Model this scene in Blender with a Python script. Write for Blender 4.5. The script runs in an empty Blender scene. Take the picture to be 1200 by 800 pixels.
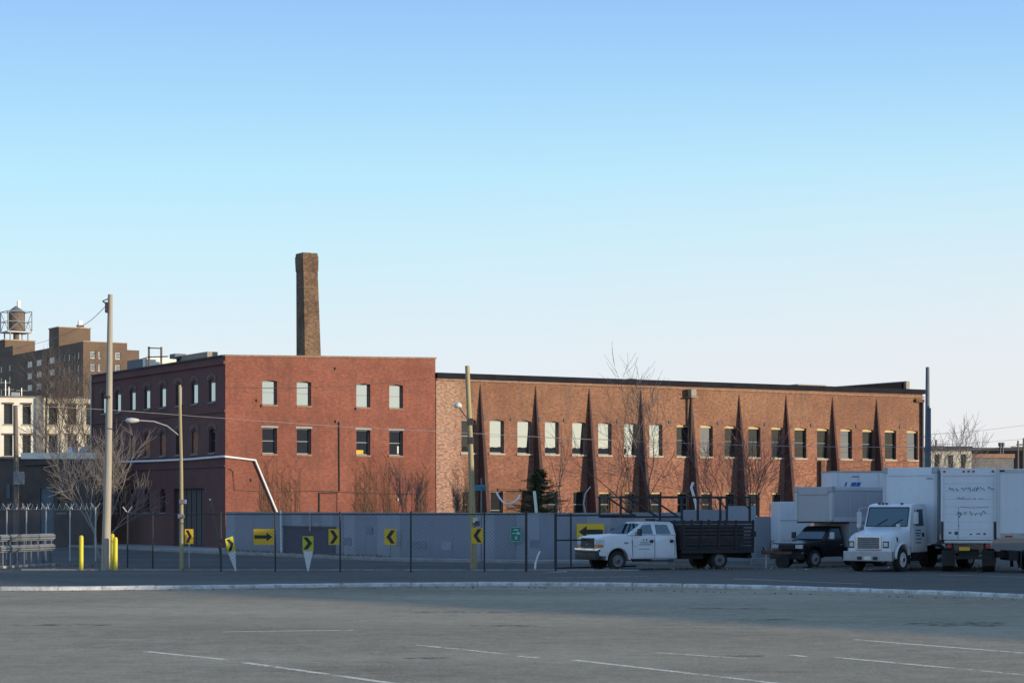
import bpy, bmesh, math, random
from mathutils import Vector, Matrix, noise
R = math.radians
PI = math.pi
rnd = random.Random(7)
sc = bpy.context.scene
COL = sc.collection

# ------------------------------------------------------------------ camera
FP, HZ, EYE = 2446.0, 594.0, 2.7          # focal length in photo pixels, horizon row, eye height
cam_d = bpy.data.cameras.new('camera')
cam = bpy.data.objects.new('camera', cam_d)
COL.objects.link(cam)
cam.location = (0, 0, EYE)
cam.rotation_euler = (R(90), 0, 0)
cam_d.sensor_width = 36
cam_d.lens = 36 * FP / 1200
cam_d.shift_y = (HZ - 400) / 1200
cam_d.clip_start = 0.5
cam_d.clip_end = 6000
sc.camera = cam

# ------------------------------------------------------------------ world and sun
SUN_EL, SUN_AZ = 7.5, 66.0                # azimuth: degrees to the right of straight behind the camera
sh = Vector((math.sin(R(SUN_AZ)), -math.cos(R(SUN_AZ)), 0))
sdir = Vector((sh.x * math.cos(R(SUN_EL)), sh.y * math.cos(R(SUN_EL)), math.sin(R(SUN_EL))))
w = bpy.data.worlds.new('World'); sc.world = w; w.use_nodes = True
nt = w.node_tree; nt.nodes.clear()
sky = nt.nodes.new('ShaderNodeTexSky'); sky.sky_type = 'NISHITA'; sky.sun_disc = False
sky.sun_elevation = R(SUN_EL)
sky.sun_rotation = math.atan2(sdir.x, sdir.y)
sky.altitude = 0; sky.air_density = 1.0; sky.dust_density = 0.6; sky.ozone_density = 2.2
hs = nt.nodes.new('ShaderNodeHueSaturation'); hs.inputs['Saturation'].default_value = 1.0
bg = nt.nodes.new('ShaderNodeBackground'); bg.inputs['Strength'].default_value = 0.15
wo = nt.nodes.new('ShaderNodeOutputWorld')
# clear winter air: pale at the horizon, blue overhead, the same all the way round
def s2l(c): return tuple(((x / 255 + 0.055) / 1.055) ** 2.4 for x in c)
tcw = nt.nodes.new('ShaderNodeTexCoord'); spw = nt.nodes.new('ShaderNodeSeparateXYZ'); nt.links.new(tcw.outputs['Generated'], spw.inputs[0])
rw_ = nt.nodes.new('ShaderNodeValToRGB'); nt.links.new(spw.outputs[2], rw_.inputs[0])
el = rw_.color_ramp.elements
SKY = [(0.0, (232, 233, 236)), (0.035, (232, 237, 242)), (0.075, (225, 238, 248)), (0.115, (207, 239, 252)), (0.155, (187, 234, 255)), (0.195, (168, 217, 253)), (0.236, (153, 198, 250)), (0.45, (140, 180, 232)), (1.0, (122, 158, 208))]
while len(el) > 1: el.remove(el[-1])
for i_, (p_, c_) in enumerate(SKY):
    e_ = el[0] if i_ == 0 else el.new(p_)
    e_.position = p_; e_.color = (*s2l(c_), 1)
gs = nt.nodes.new('ShaderNodeVectorMath'); gs.operation = 'SCALE'; gs.inputs['Scale'].default_value = 1.07 / 0.15; 
# the sun's side of the sky is paler low down
mrx = nt.nodes.new('ShaderNodeMapRange'); mrx.interpolation_type = 'SMOOTHSTEP'; mrx.inputs['From Min'].default_value = -0.25; mrx.inputs['From Max'].default_value = 0.45; nt.links.new(spw.outputs[0], mrx.inputs['Value'])
mrz = nt.nodes.new('ShaderNodeMapRange'); mrz.interpolation_type = 'SMOOTHSTEP'; mrz.inputs['From Min'].default_value = 0.22; mrz.inputs['From Max'].default_value = 0.02; mrz.inputs['To Min'].default_value = 0; mrz.inputs['To Max'].default_value = 0.8; nt.links.new(spw.outputs[2], mrz.inputs['Value'])
mlx = nt.nodes.new('ShaderNodeMath'); mlx.operation = 'MULTIPLY'; nt.links.new(mrx.outputs[0], mlx.inputs[0]); nt.links.new(mrz.outputs[0], mlx.inputs[1])
mpx = nt.nodes.new('ShaderNodeMixRGB'); nt.links.new(mlx.outputs[0], mpx.inputs[0]); nt.links.new(rw_.outputs[0], mpx.inputs[1]); mpx.inputs[2].default_value = (*s2l((237, 236, 240)), 1)
nt.links.new(mpx.outputs[0], gs.inputs[0])
mxw = nt.nodes.new('ShaderNodeMixRGB'); mxw.inputs[0].default_value = 0.88
nt.links.new(sky.outputs[0], hs.inputs['Color']); nt.links.new(hs.outputs[0], mxw.inputs[1]); nt.links.new(gs.outputs[0], mxw.inputs[2])
nt.links.new(mxw.outputs[0], bg.inputs[0]); nt.links.new(bg.outputs[0], wo.inputs[0])
sd = bpy.data.lights.new('sun', 'SUN'); sd.energy = 5.0; sd.angle = R(0.45); sd.color = (1.0, 0.84, 0.62)
so = bpy.data.objects.new('sun', sd); COL.objects.link(so)
so.rotation_euler = sdir.to_track_quat('Z', 'Y').to_euler()
so.location = (60, -40, 60)
sc.view_settings.view_transform = 'Standard'
sc.view_settings.look = 'None'
sc.view_settings.exposure = 0.0
sc.view_settings.gamma = 1

# ------------------------------------------------------------------ photo pixel -> place
def ground(u, v):
    Y = FP * EYE / (v - HZ)
    return Vector(((u - 600) / FP * Y, Y, 0))
def at(u, v, Y):
    return Vector(((u - 600) / FP * Y, Y, EYE + (HZ - v) / FP * Y))
def zat(v, Y):
    return EYE + (HZ - v) / FP * Y

# ------------------------------------------------------------------ materials
MATS = {}
class NT:
    def __init__(s, name):
        s.m = bpy.data.materials.new(name); s.m.use_nodes = True
        s.t = s.m.node_tree; s.b = s.t.nodes['Principled BSDF']
        s.b.inputs['Roughness'].default_value = 0.8
        MATS[name] = s.m
    def n(s, typ, **kw):
        o = s.t.nodes.new('ShaderNode' + typ)
        for k, v in kw.items():
            if hasattr(o, k): setattr(o, k, v)
            else: o.inputs[k.replace('_', ' ')].default_value = v
        return o
    def l(s, a, b): s.t.links.new(a, b)
    def obj(s, scale=(1, 1, 1)):
        tc = s.n('TexCoord'); mp = s.n('Mapping'); mp.inputs['Scale'].default_value = scale
        s.l(tc.outputs['Object'], mp.inputs[0]); return mp.outputs[0]
    def noise(s, vec, scale, detail=4, rough=0.6):
        o = s.n('TexNoise'); o.inputs['Scale'].default_value = scale; o.inputs['Detail'].default_value = detail
        o.inputs['Roughness'].default_value = rough
        s.l(vec, o.inputs['Vector']); return o.outputs['Fac']
    def ramp(s, fac, stops):
        o = s.n('ValToRGB'); e = o.color_ramp.elements
        while len(e) > 1: e.remove(e[-1])
        e[0].position = stops[0][0]; e[0].color = c4(stops[0][1])
        for p, c in stops[1:]:
            x = e.new(p); x.color = c4(c)
        s.l(fac, o.inputs[0]); return o.outputs[0]
    def mix(s, fac, a, b, mode='MIX'):
        o = s.n('MixRGB', blend_type=mode)
        for i, x in ((0, fac), (1, a), (2, b)):
            if isinstance(x, (int, float)): o.inputs[i].default_value = x
            elif isinstance(x, (tuple, list)): o.inputs[i].default_value = c4(x)
            else: s.l(x, o.inputs[i])
        return o.outputs[0]
    def math(s, op, a, b=0.0, c=None):
        o = s.n('Math', operation=op)
        for i, x in enumerate((a, b) if c is None else (a, b, c)):
            if isinstance(x, (int, float)): o.inputs[i].default_value = x
            else: s.l(x, o.inputs[i])
        return o.outputs[0]
    def bump(s, h, strength, dist=0.02):
        o = s.n('Bump'); o.inputs['Strength'].default_value = strength; o.inputs['Distance'].default_value = dist
        s.l(h, o.inputs['Height']); s.l(o.outputs[0], s.b.inputs['Normal'])
    def base(s, c):
        if isinstance(c, (tuple, list)): s.b.inputs['Base Color'].default_value = c4(c)
        else: s.l(c, s.b.inputs['Base Color'])
def c4(c):
    if isinstance(c, (int, float)): return (c, c, c, 1)
    return (c[0], c[1], c[2], 1)

def plain(name, col, rough=0.7, metal=0.0, var=0.18, scale=3.0, spec=None, bump=0.0):
    s = NT(name)
    v = s.obj()
    f = s.noise(v, scale, 5, 0.65)
    lo = tuple(x * (1 - var) for x in col); hi = tuple(min(1, x * (1 + var)) for x in col)
    s.base(s.ramp(f, [(0.3, lo), (0.7, hi)]))
    s.b.inputs['Roughness'].default_value = rough; s.b.inputs['Metallic'].default_value = metal
    if spec is not None: s.b.inputs['Specular IOR Level'].default_value = spec
    if bump: s.bump(s.noise(v, scale * 8, 3), bump, 0.01)
    return s.m

def brick(name, c1, c2, c3, patch=(0.3, 0.2, 0.13), patch_amt=0.4, mort=(0.3, 0.24, 0.2), zhi=None, streak=None, contrast=1.0, tarnish=(0.1, 0.08, 0.07)):
    s = NT(name)
    tc = s.n('TexCoord'); sep = s.n('SeparateXYZ'); s.l(tc.outputs['Object'], sep.inputs[0])
    x = s.math('ADD', sep.outputs[0], sep.outputs[1])
    cmb = s.n('CombineXYZ'); s.l(x, cmb.inputs[0]); s.l(sep.outputs[2], cmb.inputs[1])
    uv = cmb.outputs[0]
    bt = s.n('TexBrick'); s.l(uv, bt.inputs['Vector'])
    bt.inputs['Scale'].default_value = 1.0
    bt.inputs['Brick Width'].default_value = 0.22; bt.inputs['Row Height'].default_value = 0.075
    bt.inputs['Mortar Size'].default_value = 0.006; bt.inputs['Mortar Smooth'].default_value = 0.3
    bt.inputs['Bias'].default_value = -0.1
    bt.inputs['Color1'].default_value = c4(c1); bt.inputs['Color2'].default_value = c4(c2); bt.inputs['Mortar'].default_value = c4(mort)
    obj = tc.outputs['Object']
    # courses worn unevenly: stretched noise
    mp = s.n('Mapping'); mp.inputs['Scale'].default_value = (2.6, 4.8, 1); s.l(uv, mp.inputs[0])
    fine = s.noise(mp.outputs[0], 1.3, 6, 0.75)
    col = s.mix(s.math('MULTIPLY', s.ramp(fine, [(0.42, 0), (0.62, 1)]), 0.55 * contrast), bt.outputs[0], c3)
    mid = s.noise(obj, 0.9, 5, 0.7)
    col = s.mix(s.math('MULTIPLY', s.ramp(mid, [(0.45, 0), (0.62, 1)]), patch_amt), col, patch)
    if zhi:
        (z0, z1, hc, amt) = zhi
        g = s.n('MapRange'); g.inputs['From Min'].default_value = z0; g.inputs['From Max'].default_value = z1
        zz = s.math('ADD', sep.outputs[2], s.math('MULTIPLY', s.math('SUBTRACT', s.noise(obj, 0.35, 4), 0.5), 7.0))
        s.l(zz, g.inputs['Value'])
        spk = s.ramp(s.noise(mp.outputs[0], 2.2, 4, 0.8), [(0.38, 0.25), (0.6, 1)])
        col = s.mix(s.math('MULTIPLY', s.math('MULTIPLY', g.outputs[0], spk), amt), col, hc)
    mp3 = s.n('Mapping'); mp3.inputs['Scale'].default_value = (5.0, 6.5, 1); s.l(uv, mp3.inputs[0])
    sp_ = s.noise(mp3.outputs[0], 1.0, 2, 0.6)
    col = s.mix(s.math('MULTIPLY', s.ramp(sp_, [(0.56, 0), (0.64, 1)]), min(1.0, 0.42 * contrast)), col, patch)
    col = s.mix(s.math('MULTIPLY', s.ramp(sp_, [(0.34, 1), (0.42, 0)]), min(1.0, 0.4 * contrast)), col, c3)
    big = s.noise(obj, 0.16, 4, 0.6)
    col = s.mix(s.math('MULTIPLY', s.ramp(big, [(0.42, 0), (0.62, 1)]), 0.42), col, tuple(k * 0.62 for k in c2))
    mp2 = s.n('Mapping'); mp2.inputs['Scale'].default_value = (1.6, 0.22, 1); s.l(uv, mp2.inputs[0])
    drip = s.noise(mp2.outputs[0], 1.0, 5, 0.7)
    col = s.mix(s.math('MULTIPLY', s.ramp(drip, [(0.5, 0), (0.7, 1)]), 0.45), col, tarnish)
    if streak:
        (x0, x1, sc_, amt) = streak
        g = s.n('MapRange'); g.inputs['From Min'].default_value = x0; g.inputs['From Max'].default_value = x1
        g.inputs['To Min'].default_value = 1; g.inputs['To Max'].default_value = 0
        s.l(s.math('ADD', x, s.math('MULTIPLY', s.math('SUBTRACT', drip, 0.5), 3.5)), g.inputs['Value'])
        fl = s.ramp(s.noise(mp.outputs[0], 1.5, 6, 0.8), [(0.42, 0), (0.6, 1)])
        col = s.mix(s.math('MULTIPLY', s.math('MULTIPLY', g.outputs[0], fl), amt), col, sc_)
    s.base(col); s.b.inputs['Roughness'].default_value = 0.9
    h = s.math('ADD', s.math('MULTIPLY', bt.outputs['Fac'], -0.6), s.math('MULTIPLY', fine, 0.6))
    s.bump(h, 0.5, 0.015)
    return s.m

def asphalt(name, lo, hi, warm, bumpk=0.9, crack=True):
    s = NT(name)
    v = s.obj()
    big = s.noise(s.obj((0.25, 0.5, 1)), 0.25, 5, 0.6)
    mid = s.noise(v, 1.6, 5, 0.7)
    fine = s.noise(v, 9, 5, 1.0)
    f = s.math('ADD', s.math('MULTIPLY', big, 0.35), s.math('ADD', s.math('MULTIPLY', mid, 0.25), s.math('MULTIPLY', fine, 0.4)))
    col = s.ramp(f, [(0.41, tuple(x * 0.85 for x in lo)), (0.5, tuple((a + b) / 2 for a, b in zip(lo, hi))), (0.59, tuple(x * 1.12 for x in hi))])
    col = s.mix(s.math('MULTIPLY', s.ramp(s.noise(v, 0.08, 3), [(0.4, 0), (0.6, 1)]), 0.35), col, warm)
    spk = s.ramp(s.noise(v, 9, 2, 0.9), [(0.62, 0), (0.72, 1)])
    col = s.mix(s.math('MULTIPLY', spk, 0.25), col, tuple(x * 1.7 for x in hi))
    if crack:
        wv = s.n('TexVoronoi', feature='DISTANCE_TO_EDGE'); wv.inputs['Scale'].default_value = 0.16
        d = s.n('Mapping'); s.l(v, d.inputs[0])
        nw = s.n('TexNoise'); nw.inputs['Scale'].default_value = 0.5; nw.inputs['Detail'].default_value = 6; s.l(v, nw.inputs['Vector']); wm = s.n('VectorMath', operation='SCALE'); s.l(nw.outputs['Color'], wm.inputs[0]); wm.inputs['Scale'].default_value = 6.0
        wa = s.n('VectorMath', operation='ADD'); s.l(v, wa.inputs[0]); s.l(wm.outputs[0], wa.inputs[1]); wob = wa.outputs[0]
        s.l(wob, wv.inputs['Vector'])
        cr = s.ramp(wv.outputs['Distance'], [(0.0, 1), (0.005, 0)])
        col = s.mix(s.math('MULTIPLY', cr, s.math('MULTIPLY', mid, 0.7)), col, tuple(x * 0.45 for x in lo))
        st = s.ramp(s.noise(s.obj((0.3, 1.3, 1)), 0.35, 6, 0.75), [(0.6, 0), (0.7, 1)])
        col = s.mix(s.math('MULTIPLY', st, 0.45), col, tuple(x * 0.55 for x in lo))
    s.base(col); s.b.inputs['Roughness'].default_value = 0.95; s.b.inputs['Specular IOR Level'].default_value = 0.2
    # coarse open aggregate: every stone face tilts its own way
    wn = s.n('TexNoise'); wn.inputs['Scale'].default_value = 55; wn.inputs['Detail'].default_value = 2; s.l(v, wn.inputs['Vector'])
    sb = s.n('VectorMath', operation='SUBTRACT'); s.l(wn.outputs['Color'], sb.inputs[0]); sb.inputs[1].default_value = (0.5, 0.5, 0.5)
    sk = s.n('VectorMath', operation='SCALE'); s.l(sb.outputs[0], sk.inputs[0]); sk.inputs['Scale'].default_value = bumpk * 7.0
    ge = s.n('NewGeometry'); ad = s.n('VectorMath', operation='ADD'); s.l(sk.outputs[0], ad.inputs[0]); s.l(ge.outputs['Normal'], ad.inputs[1])
    nm = s.n('VectorMath', operation='NORMALIZE'); s.l(ad.outputs[0], nm.inputs[0]); s.l(nm.outputs[0], s.b.inputs['Normal'])
    return s.m

def glass(name, tint, mirror, dark=(0.015, 0.018, 0.022), rough=0.0):
    s = NT(name)
    s.base(dark); s.b.inputs['Roughness'].default_value = 0.5; s.b.inputs['Specular IOR Level'].default_value = 0.0
    g = s.n('BsdfGlossy'); g.inputs['Color'].default_value = c4(tint); g.inputs['Roughness'].default_value = rough
    mx = s.n('MixShader'); mx.inputs[0].default_value = mirror
    nz = s.noise(s.obj(), 0.7, 2)
    bp = s.n('Bump'); bp.inputs['Strength'].default_value = 0.05; bp.inputs['Distance'].default_value = 0.02
    s.l(nz, bp.inputs['Height']); s.l(bp.outputs[0], g.inputs['Normal'])
    s.l(s.b.outputs[0], mx.inputs[1]); s.l(g.outputs[0], mx.inputs[2])
    s.l(mx.outputs[0], s.t.nodes['Material Output'].inputs['Surface'])
    return s.m

def wood(name, lo, hi, sx=(14, 14, 0.5)):
    s = NT(name); v = s.obj(sx)
    f = s.noise(v, 1.0, 6, 0.7)
    g = s.noise(s.obj(), 0.8, 3)
    col = s.mix(s.math('MULTIPLY', g, 0.6), s.ramp(f, [(0.35, lo), (0.65, hi)]), tuple(x * 0.7 for x in hi))
    s.base(col); s.bump(f, 0.6, 0.01); return s.m

def dirty(name, col, dirt, amt=0.5, rough=0.45, zgrad=None, scale=1.2, stretch=(1, 1, 0.35)):
    s = NT(name); v = s.obj(stretch)
    f = s.noise(v, scale, 7, 0.75)
    k = s.ramp(f, [(0.45, 0), (0.72, 1)])
    c = s.mix(s.math('MULTIPLY', k, amt), col, dirt)
    f2 = s.noise(s.obj(), scale * 9, 4, 0.7)
    c = s.mix(s.math('MULTIPLY', s.ramp(f2, [(0.5, 0), (0.75, 1)]), amt * 0.4), c, tuple(x * 0.7 for x in dirt))
    if zgrad:
        tc = s.n('TexCoord'); sp = s.n('SeparateXYZ'); s.l(tc.outputs['Object'], sp.inputs[0])
        g = s.n('MapRange'); g.inputs['From Min'].default_value = zgrad[0]; g.inputs['From Max'].default_value = zgrad[1]
        g.inputs['To Min'].default_value = 1; g.inputs['To Max'].default_value = 0; s.l(sp.outputs[2], g.inputs['Value'])
        c = s.mix(s.math('MULTIPLY', s.math('MULTIPLY', g.outputs[0], f), 0.9), c, dirt)
    s.base(c); s.b.inputs['Roughness'].default_value = rough
    return s.m

brick('brick_main', (0.265, 0.078, 0.046), (0.19, 0.058, 0.038), (0.35, 0.135, 0.085), patch=(0.17, 0.058, 0.04), patch_amt=0.5,
      mort=(0.24, 0.12, 0.085), zhi=(11.6, 14.2, (0.37, 0.22, 0.15), 0.6), contrast=1.15, tarnish=(0.10, 0.05, 0.04))
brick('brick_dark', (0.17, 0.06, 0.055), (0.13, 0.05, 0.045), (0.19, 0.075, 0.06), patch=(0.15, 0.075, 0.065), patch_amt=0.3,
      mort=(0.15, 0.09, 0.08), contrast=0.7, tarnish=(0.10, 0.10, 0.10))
brick('brick_wing', (0.29, 0.09, 0.052), (0.22, 0.075, 0.046), (0.40, 0.20, 0.12), patch=(0.13, 0.055, 0.04), patch_amt=0.55,
      mort=(0.32, 0.22, 0.15), zhi=(5.8, 9.8, (0.26, 0.155, 0.075), 0.75), streak=(16.3, 18.6, (0.55, 0.40, 0.30), 0.7), contrast=1.7)
brick('brick_buttress_shade', (0.085, 0.038, 0.034), (0.06, 0.03, 0.03), (0.12, 0.055, 0.042), patch=(0.05, 0.03, 0.03), patch_amt=0.5, mort=(0.09, 0.06, 0.05))  # shade put into the colour: front darkened too, widening the buttresses' dark triangle
brick('brick_chimney', (0.16, 0.085, 0.048), (0.08, 0.042, 0.03), (0.27, 0.18, 0.095), patch=(0.07, 0.04, 0.03), patch_amt=0.7, mort=(0.25, 0.18, 0.12), contrast=1.7)
brick('brick_far', (0.17, 0.11, 0.072), (0.13, 0.085, 0.06), (0.19, 0.13, 0.085), patch=(0.12, 0.08, 0.055), mort=(0.17, 0.13, 0.1), patch_amt=0.2)
brick('brick_plain', (0.22, 0.13, 0.1), (0.17, 0.1, 0.08), (0.2, 0.13, 0.1))
asphalt('lot_asphalt', (0.33, 0.27, 0.19), (0.52, 0.43, 0.305), (0.47, 0.385, 0.265), 1.0)
asphalt('road_asphalt', (0.085, 0.085, 0.08), (0.14, 0.138, 0.13), (0.11, 0.105, 0.095), 0.7)
asphalt('apron_asphalt', (0.10, 0.095, 0.085), (0.165, 0.155, 0.135), (0.135, 0.122, 0.10), 0.6)
plain('concrete', (0.30, 0.29, 0.27), 0.9, var=0.25, scale=1.2, bump=0.3)
plain('concrete_dark', (0.2, 0.19, 0.18), 0.9, var=0.3, scale=1.5, bump=0.3)
dirty('kerb_paint', (0.62, 0.62, 0.60), (0.2, 0.19, 0.17), 1.0, 0.85, scale=3.2, stretch=(1, 1, 1))
def worn_line():
    s = NT('line_paint'); v = s.obj()
    f = s.noise(v, 5.0, 6, 0.8)
    s.base((0.92, 0.82, 0.62))
    wn = s.n('TexNoise'); wn.inputs['Scale'].default_value = 55; s.l(v, wn.inputs['Vector'])
    sb = s.n('VectorMath', operation='SUBTRACT'); s.l(wn.outputs['Color'], sb.inputs[0]); sb.inputs[1].default_value = (0.5, 0.5, 0.5)
    sk = s.n('VectorMath', operation='SCALE'); s.l(sb.outputs[0], sk.inputs[0]); sk.inputs['Scale'].default_value = 5.0
    ge = s.n('NewGeometry'); ad = s.n('VectorMath', operation='ADD'); s.l(sk.outputs[0], ad.inputs[0]); s.l(ge.outputs['Normal'], ad.inputs[1])
    nm = s.n('VectorMath', operation='NORMALIZE'); s.l(ad.outputs[0], nm.inputs[0]); s.l(nm.outputs[0], s.b.inputs['Normal'])
    tr = s.n('BsdfTransparent'); mx = s.n('MixShader')
    g = s.noise(s.obj((0.7, 0.7, 1)), 0.6, 2)
    k = s.ramp(s.math('ADD', s.math('MULTIPLY', f, 0.7), s.math('MULTIPLY', g, 0.3)), [(0.40, 0), (0.50, 0.95)])
    s.l(k, mx.inputs[0]); s.l(tr.outputs[0], mx.inputs[1]); s.l(s.b.outputs[0], mx.inputs[2])
    s.l(mx.outputs[0], s.t.nodes['Material Output'].inputs['Surface'])
worn_line()
plain('tar', (0.055, 0.055, 0.06), 0.85, var=0.3, scale=2)
plain('roof_black', (0.012, 0.013, 0.017), 1.0, spec=0.0)
plain('roof_edge', (0.022, 0.023, 0.03), 1.0, var=0.2, scale=0.8, spec=0.0)
plain('coping', (0.26, 0.165, 0.115), 0.9, var=0.3, scale=3)
plain('stone_sill', (0.42, 0.37, 0.29), 0.9, var=0.2)
plain('cream_lintel', (0.58, 0.46, 0.25), 0.9, var=0.2)
plain('frame_dark', (0.05, 0.05, 0.055), 0.5)
plain('frame_grey', (0.24, 0.25, 0.25), 0.6)
plain('frame_white', (0.62, 0.62, 0.58), 0.6)
plain('board_brown', (0.34, 0.15, 0.08), 0.85, var=0.5, scale=2.5)
plain('cloth_yellow', (0.7, 0.42, 0.04), 0.7)
plain('iron', (0.05, 0.04, 0.04), 0.6)
plain('rust', (0.13, 0.06, 0.035), 0.8, var=0.4)
plain('pipe_white', (0.75, 0.75, 0.73), 0.5, var=0.08)
plain('dirt_white', (0.6, 0.58, 0.53), 0.7, var=0.2)
plain('steel_grey', (0.2, 0.215, 0.23), 0.6, 0.3)
plain('steel_dull2', (0.10, 0.11, 0.13), 0.6)
plain('galv', (0.42, 0.43, 0.42), 0.5, 0.5)
plain('black_metal', (0.02, 0.022, 0.025), 0.5)
plain('cable', (0.10, 0.10, 0.10), 0.6)
plain('cable_pale', (0.42, 0.38, 0.34), 0.6)
plain('sign_yellow', (0.80, 0.50, 0.015), 0.45, var=0.05)
plain('sign_lime', (0.62, 0.60, 0.03), 0.45, var=0.05)
plain('sign_black', (0.02, 0.02, 0.022), 0.5)
plain('sign_green', (0.01, 0.22, 0.15), 0.45, var=0.05)
plain('sign_teal', (0.02, 0.2, 0.27), 0.45, var=0.1)
plain('sign_white', (0.75, 0.76, 0.76), 0.5, var=0.04)
dirty('bollard_yellow', (0.70, 0.58, 0.02), (0.28, 0.22, 0.06), 0.5, 0.55, zgrad=(0.0, 0.45), scale=4.0)
dirty('hoarding', (0.25, 0.27, 0.31), (0.16, 0.17, 0.195), 0.35, 0.75, zgrad=(0.0, 0.9), scale=0.7)
dirty('hoarding_pale', (0.31, 0.33, 0.37), (0.2, 0.21, 0.23), 0.35, 0.75, zgrad=(0.0, 0.7), scale=0.7)
plain('hoarding_dull', (0.2, 0.215, 0.25), 0.8, var=0.15)
plain('hoarding_patch', (0.085, 0.08, 0.105), 0.8, var=0.12)
wood('pole_pale', (0.27, 0.235, 0.19), (0.46, 0.41, 0.33))
wood('pole_yellow', (0.27, 0.21, 0.11), (0.47, 0.39, 0.21))
wood('pole_dark', (0.10, 0.085, 0.07), (0.19, 0.16, 0.13))
wood('bark', (0.12, 0.09, 0.07), (0.2, 0.155, 0.12), (6, 6, 1))
wood('bark_pale', (0.24, 0.21, 0.18), (0.36, 0.32, 0.27), (6, 6, 1))
plain('twig', (0.14, 0.105, 0.085), 0.9)
plain('twig_pale', (0.25, 0.21, 0.18), 0.9)
plain('twig_red', (0.19, 0.10, 0.08), 0.9)
plain('vine', (0.25, 0.17, 0.10), 0.9)
plain('needles', (0.05, 0.075, 0.03), 0.8, var=0.5, scale=6)
dirty('truck_white', (0.74, 0.76, 0.78), (0.38, 0.37, 0.35), 0.22, 0.28, zgrad=(0.3, 1.0))
dirty('box_white', (0.70, 0.73, 0.76), (0.42, 0.41, 0.4), 0.25, 0.4, zgrad=(0.9, 1.8), scale=0.8)
dirty('box_grey', (0.42, 0.42, 0.44), (0.2, 0.2, 0.2), 0.3, 0.35, scale=0.8)
dirty('alu', (0.55, 0.56, 0.57), (0.3, 0.3, 0.3), 0.3, 0.45)
plain('bumper_grey', (0.38, 0.39, 0.41), 0.4, 0.3)
plain('chrome', (0.7, 0.7, 0.72), 0.15, 1.0, var=0.05)
plain('rubber', (0.02, 0.02, 0.02), 0.85)
plain('rim_grey', (0.34, 0.34, 0.34), 0.5, 0.4)
plain('rim_dull', (0.16, 0.16, 0.16), 0.6, 0.2, var=0.4)
plain('rim_white', (0.62, 0.62, 0.6), 0.5)
plain('dark_paint', (0.014, 0.014, 0.016), 0.22, var=0.3)
dirty('stake_black', (0.018, 0.018, 0.02), (0.07, 0.045, 0.035), 0.5, 0.7, scale=1.5)
plain('stake_wood', (0.045, 0.038, 0.036), 0.85, var=0.4, scale=4)
plain('chassis', (0.015, 0.015, 0.016), 0.8)
plain('orange_lens', (0.7, 0.2, 0.02), 0.25)
plain('red_lens', (0.4, 0.02, 0.02), 0.25)
plain('lamp_glass', (0.6, 0.62, 0.62), 0.12)
plain('plate', (0.68, 0.66, 0.55), 0.5)
plain('logo_blue', (0.02, 0.12, 0.42), 0.4)
plain('ink', (0.07, 0.08, 0.10), 0.6)
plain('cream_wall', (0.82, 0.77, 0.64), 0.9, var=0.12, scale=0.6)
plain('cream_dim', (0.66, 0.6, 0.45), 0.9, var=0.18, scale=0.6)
plain('garage_wall', (0.10, 0.075, 0.065), 0.9, var=0.3, scale=0.7)
plain('door_teal', (0.10, 0.14, 0.17), 0.6)
plain('car_cover', (0.10, 0.30, 0.50), 0.5)
plain('tan_roof', (0.36, 0.2, 0.13), 0.9)
plain('tank_wood', (0.15, 0.115, 0.09), 0.9, var=0.3, scale=2)
plain('shed_blue', (0.09, 0.11, 0.14), 0.6)
plain('tan_box', (0.30, 0.26, 0.2), 0.8)
glass('pane_sky', (0.66, 0.80, 0.82), 0.66, dark=(0.03, 0.035, 0.04))
glass('pane_dim', (0.55, 0.62, 0.68), 0.30, dark=(0.03, 0.038, 0.05), rough=0.0)
glass('pane_dark', (0.5, 0.55, 0.55), 0.06, dark=(0.028, 0.032, 0.032), rough=0.0)
glass('car_glass', (0.5, 0.65, 0.7), 0.22)
glass('far_pane', (0.8, 0.88, 0.9), 0.35)

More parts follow.
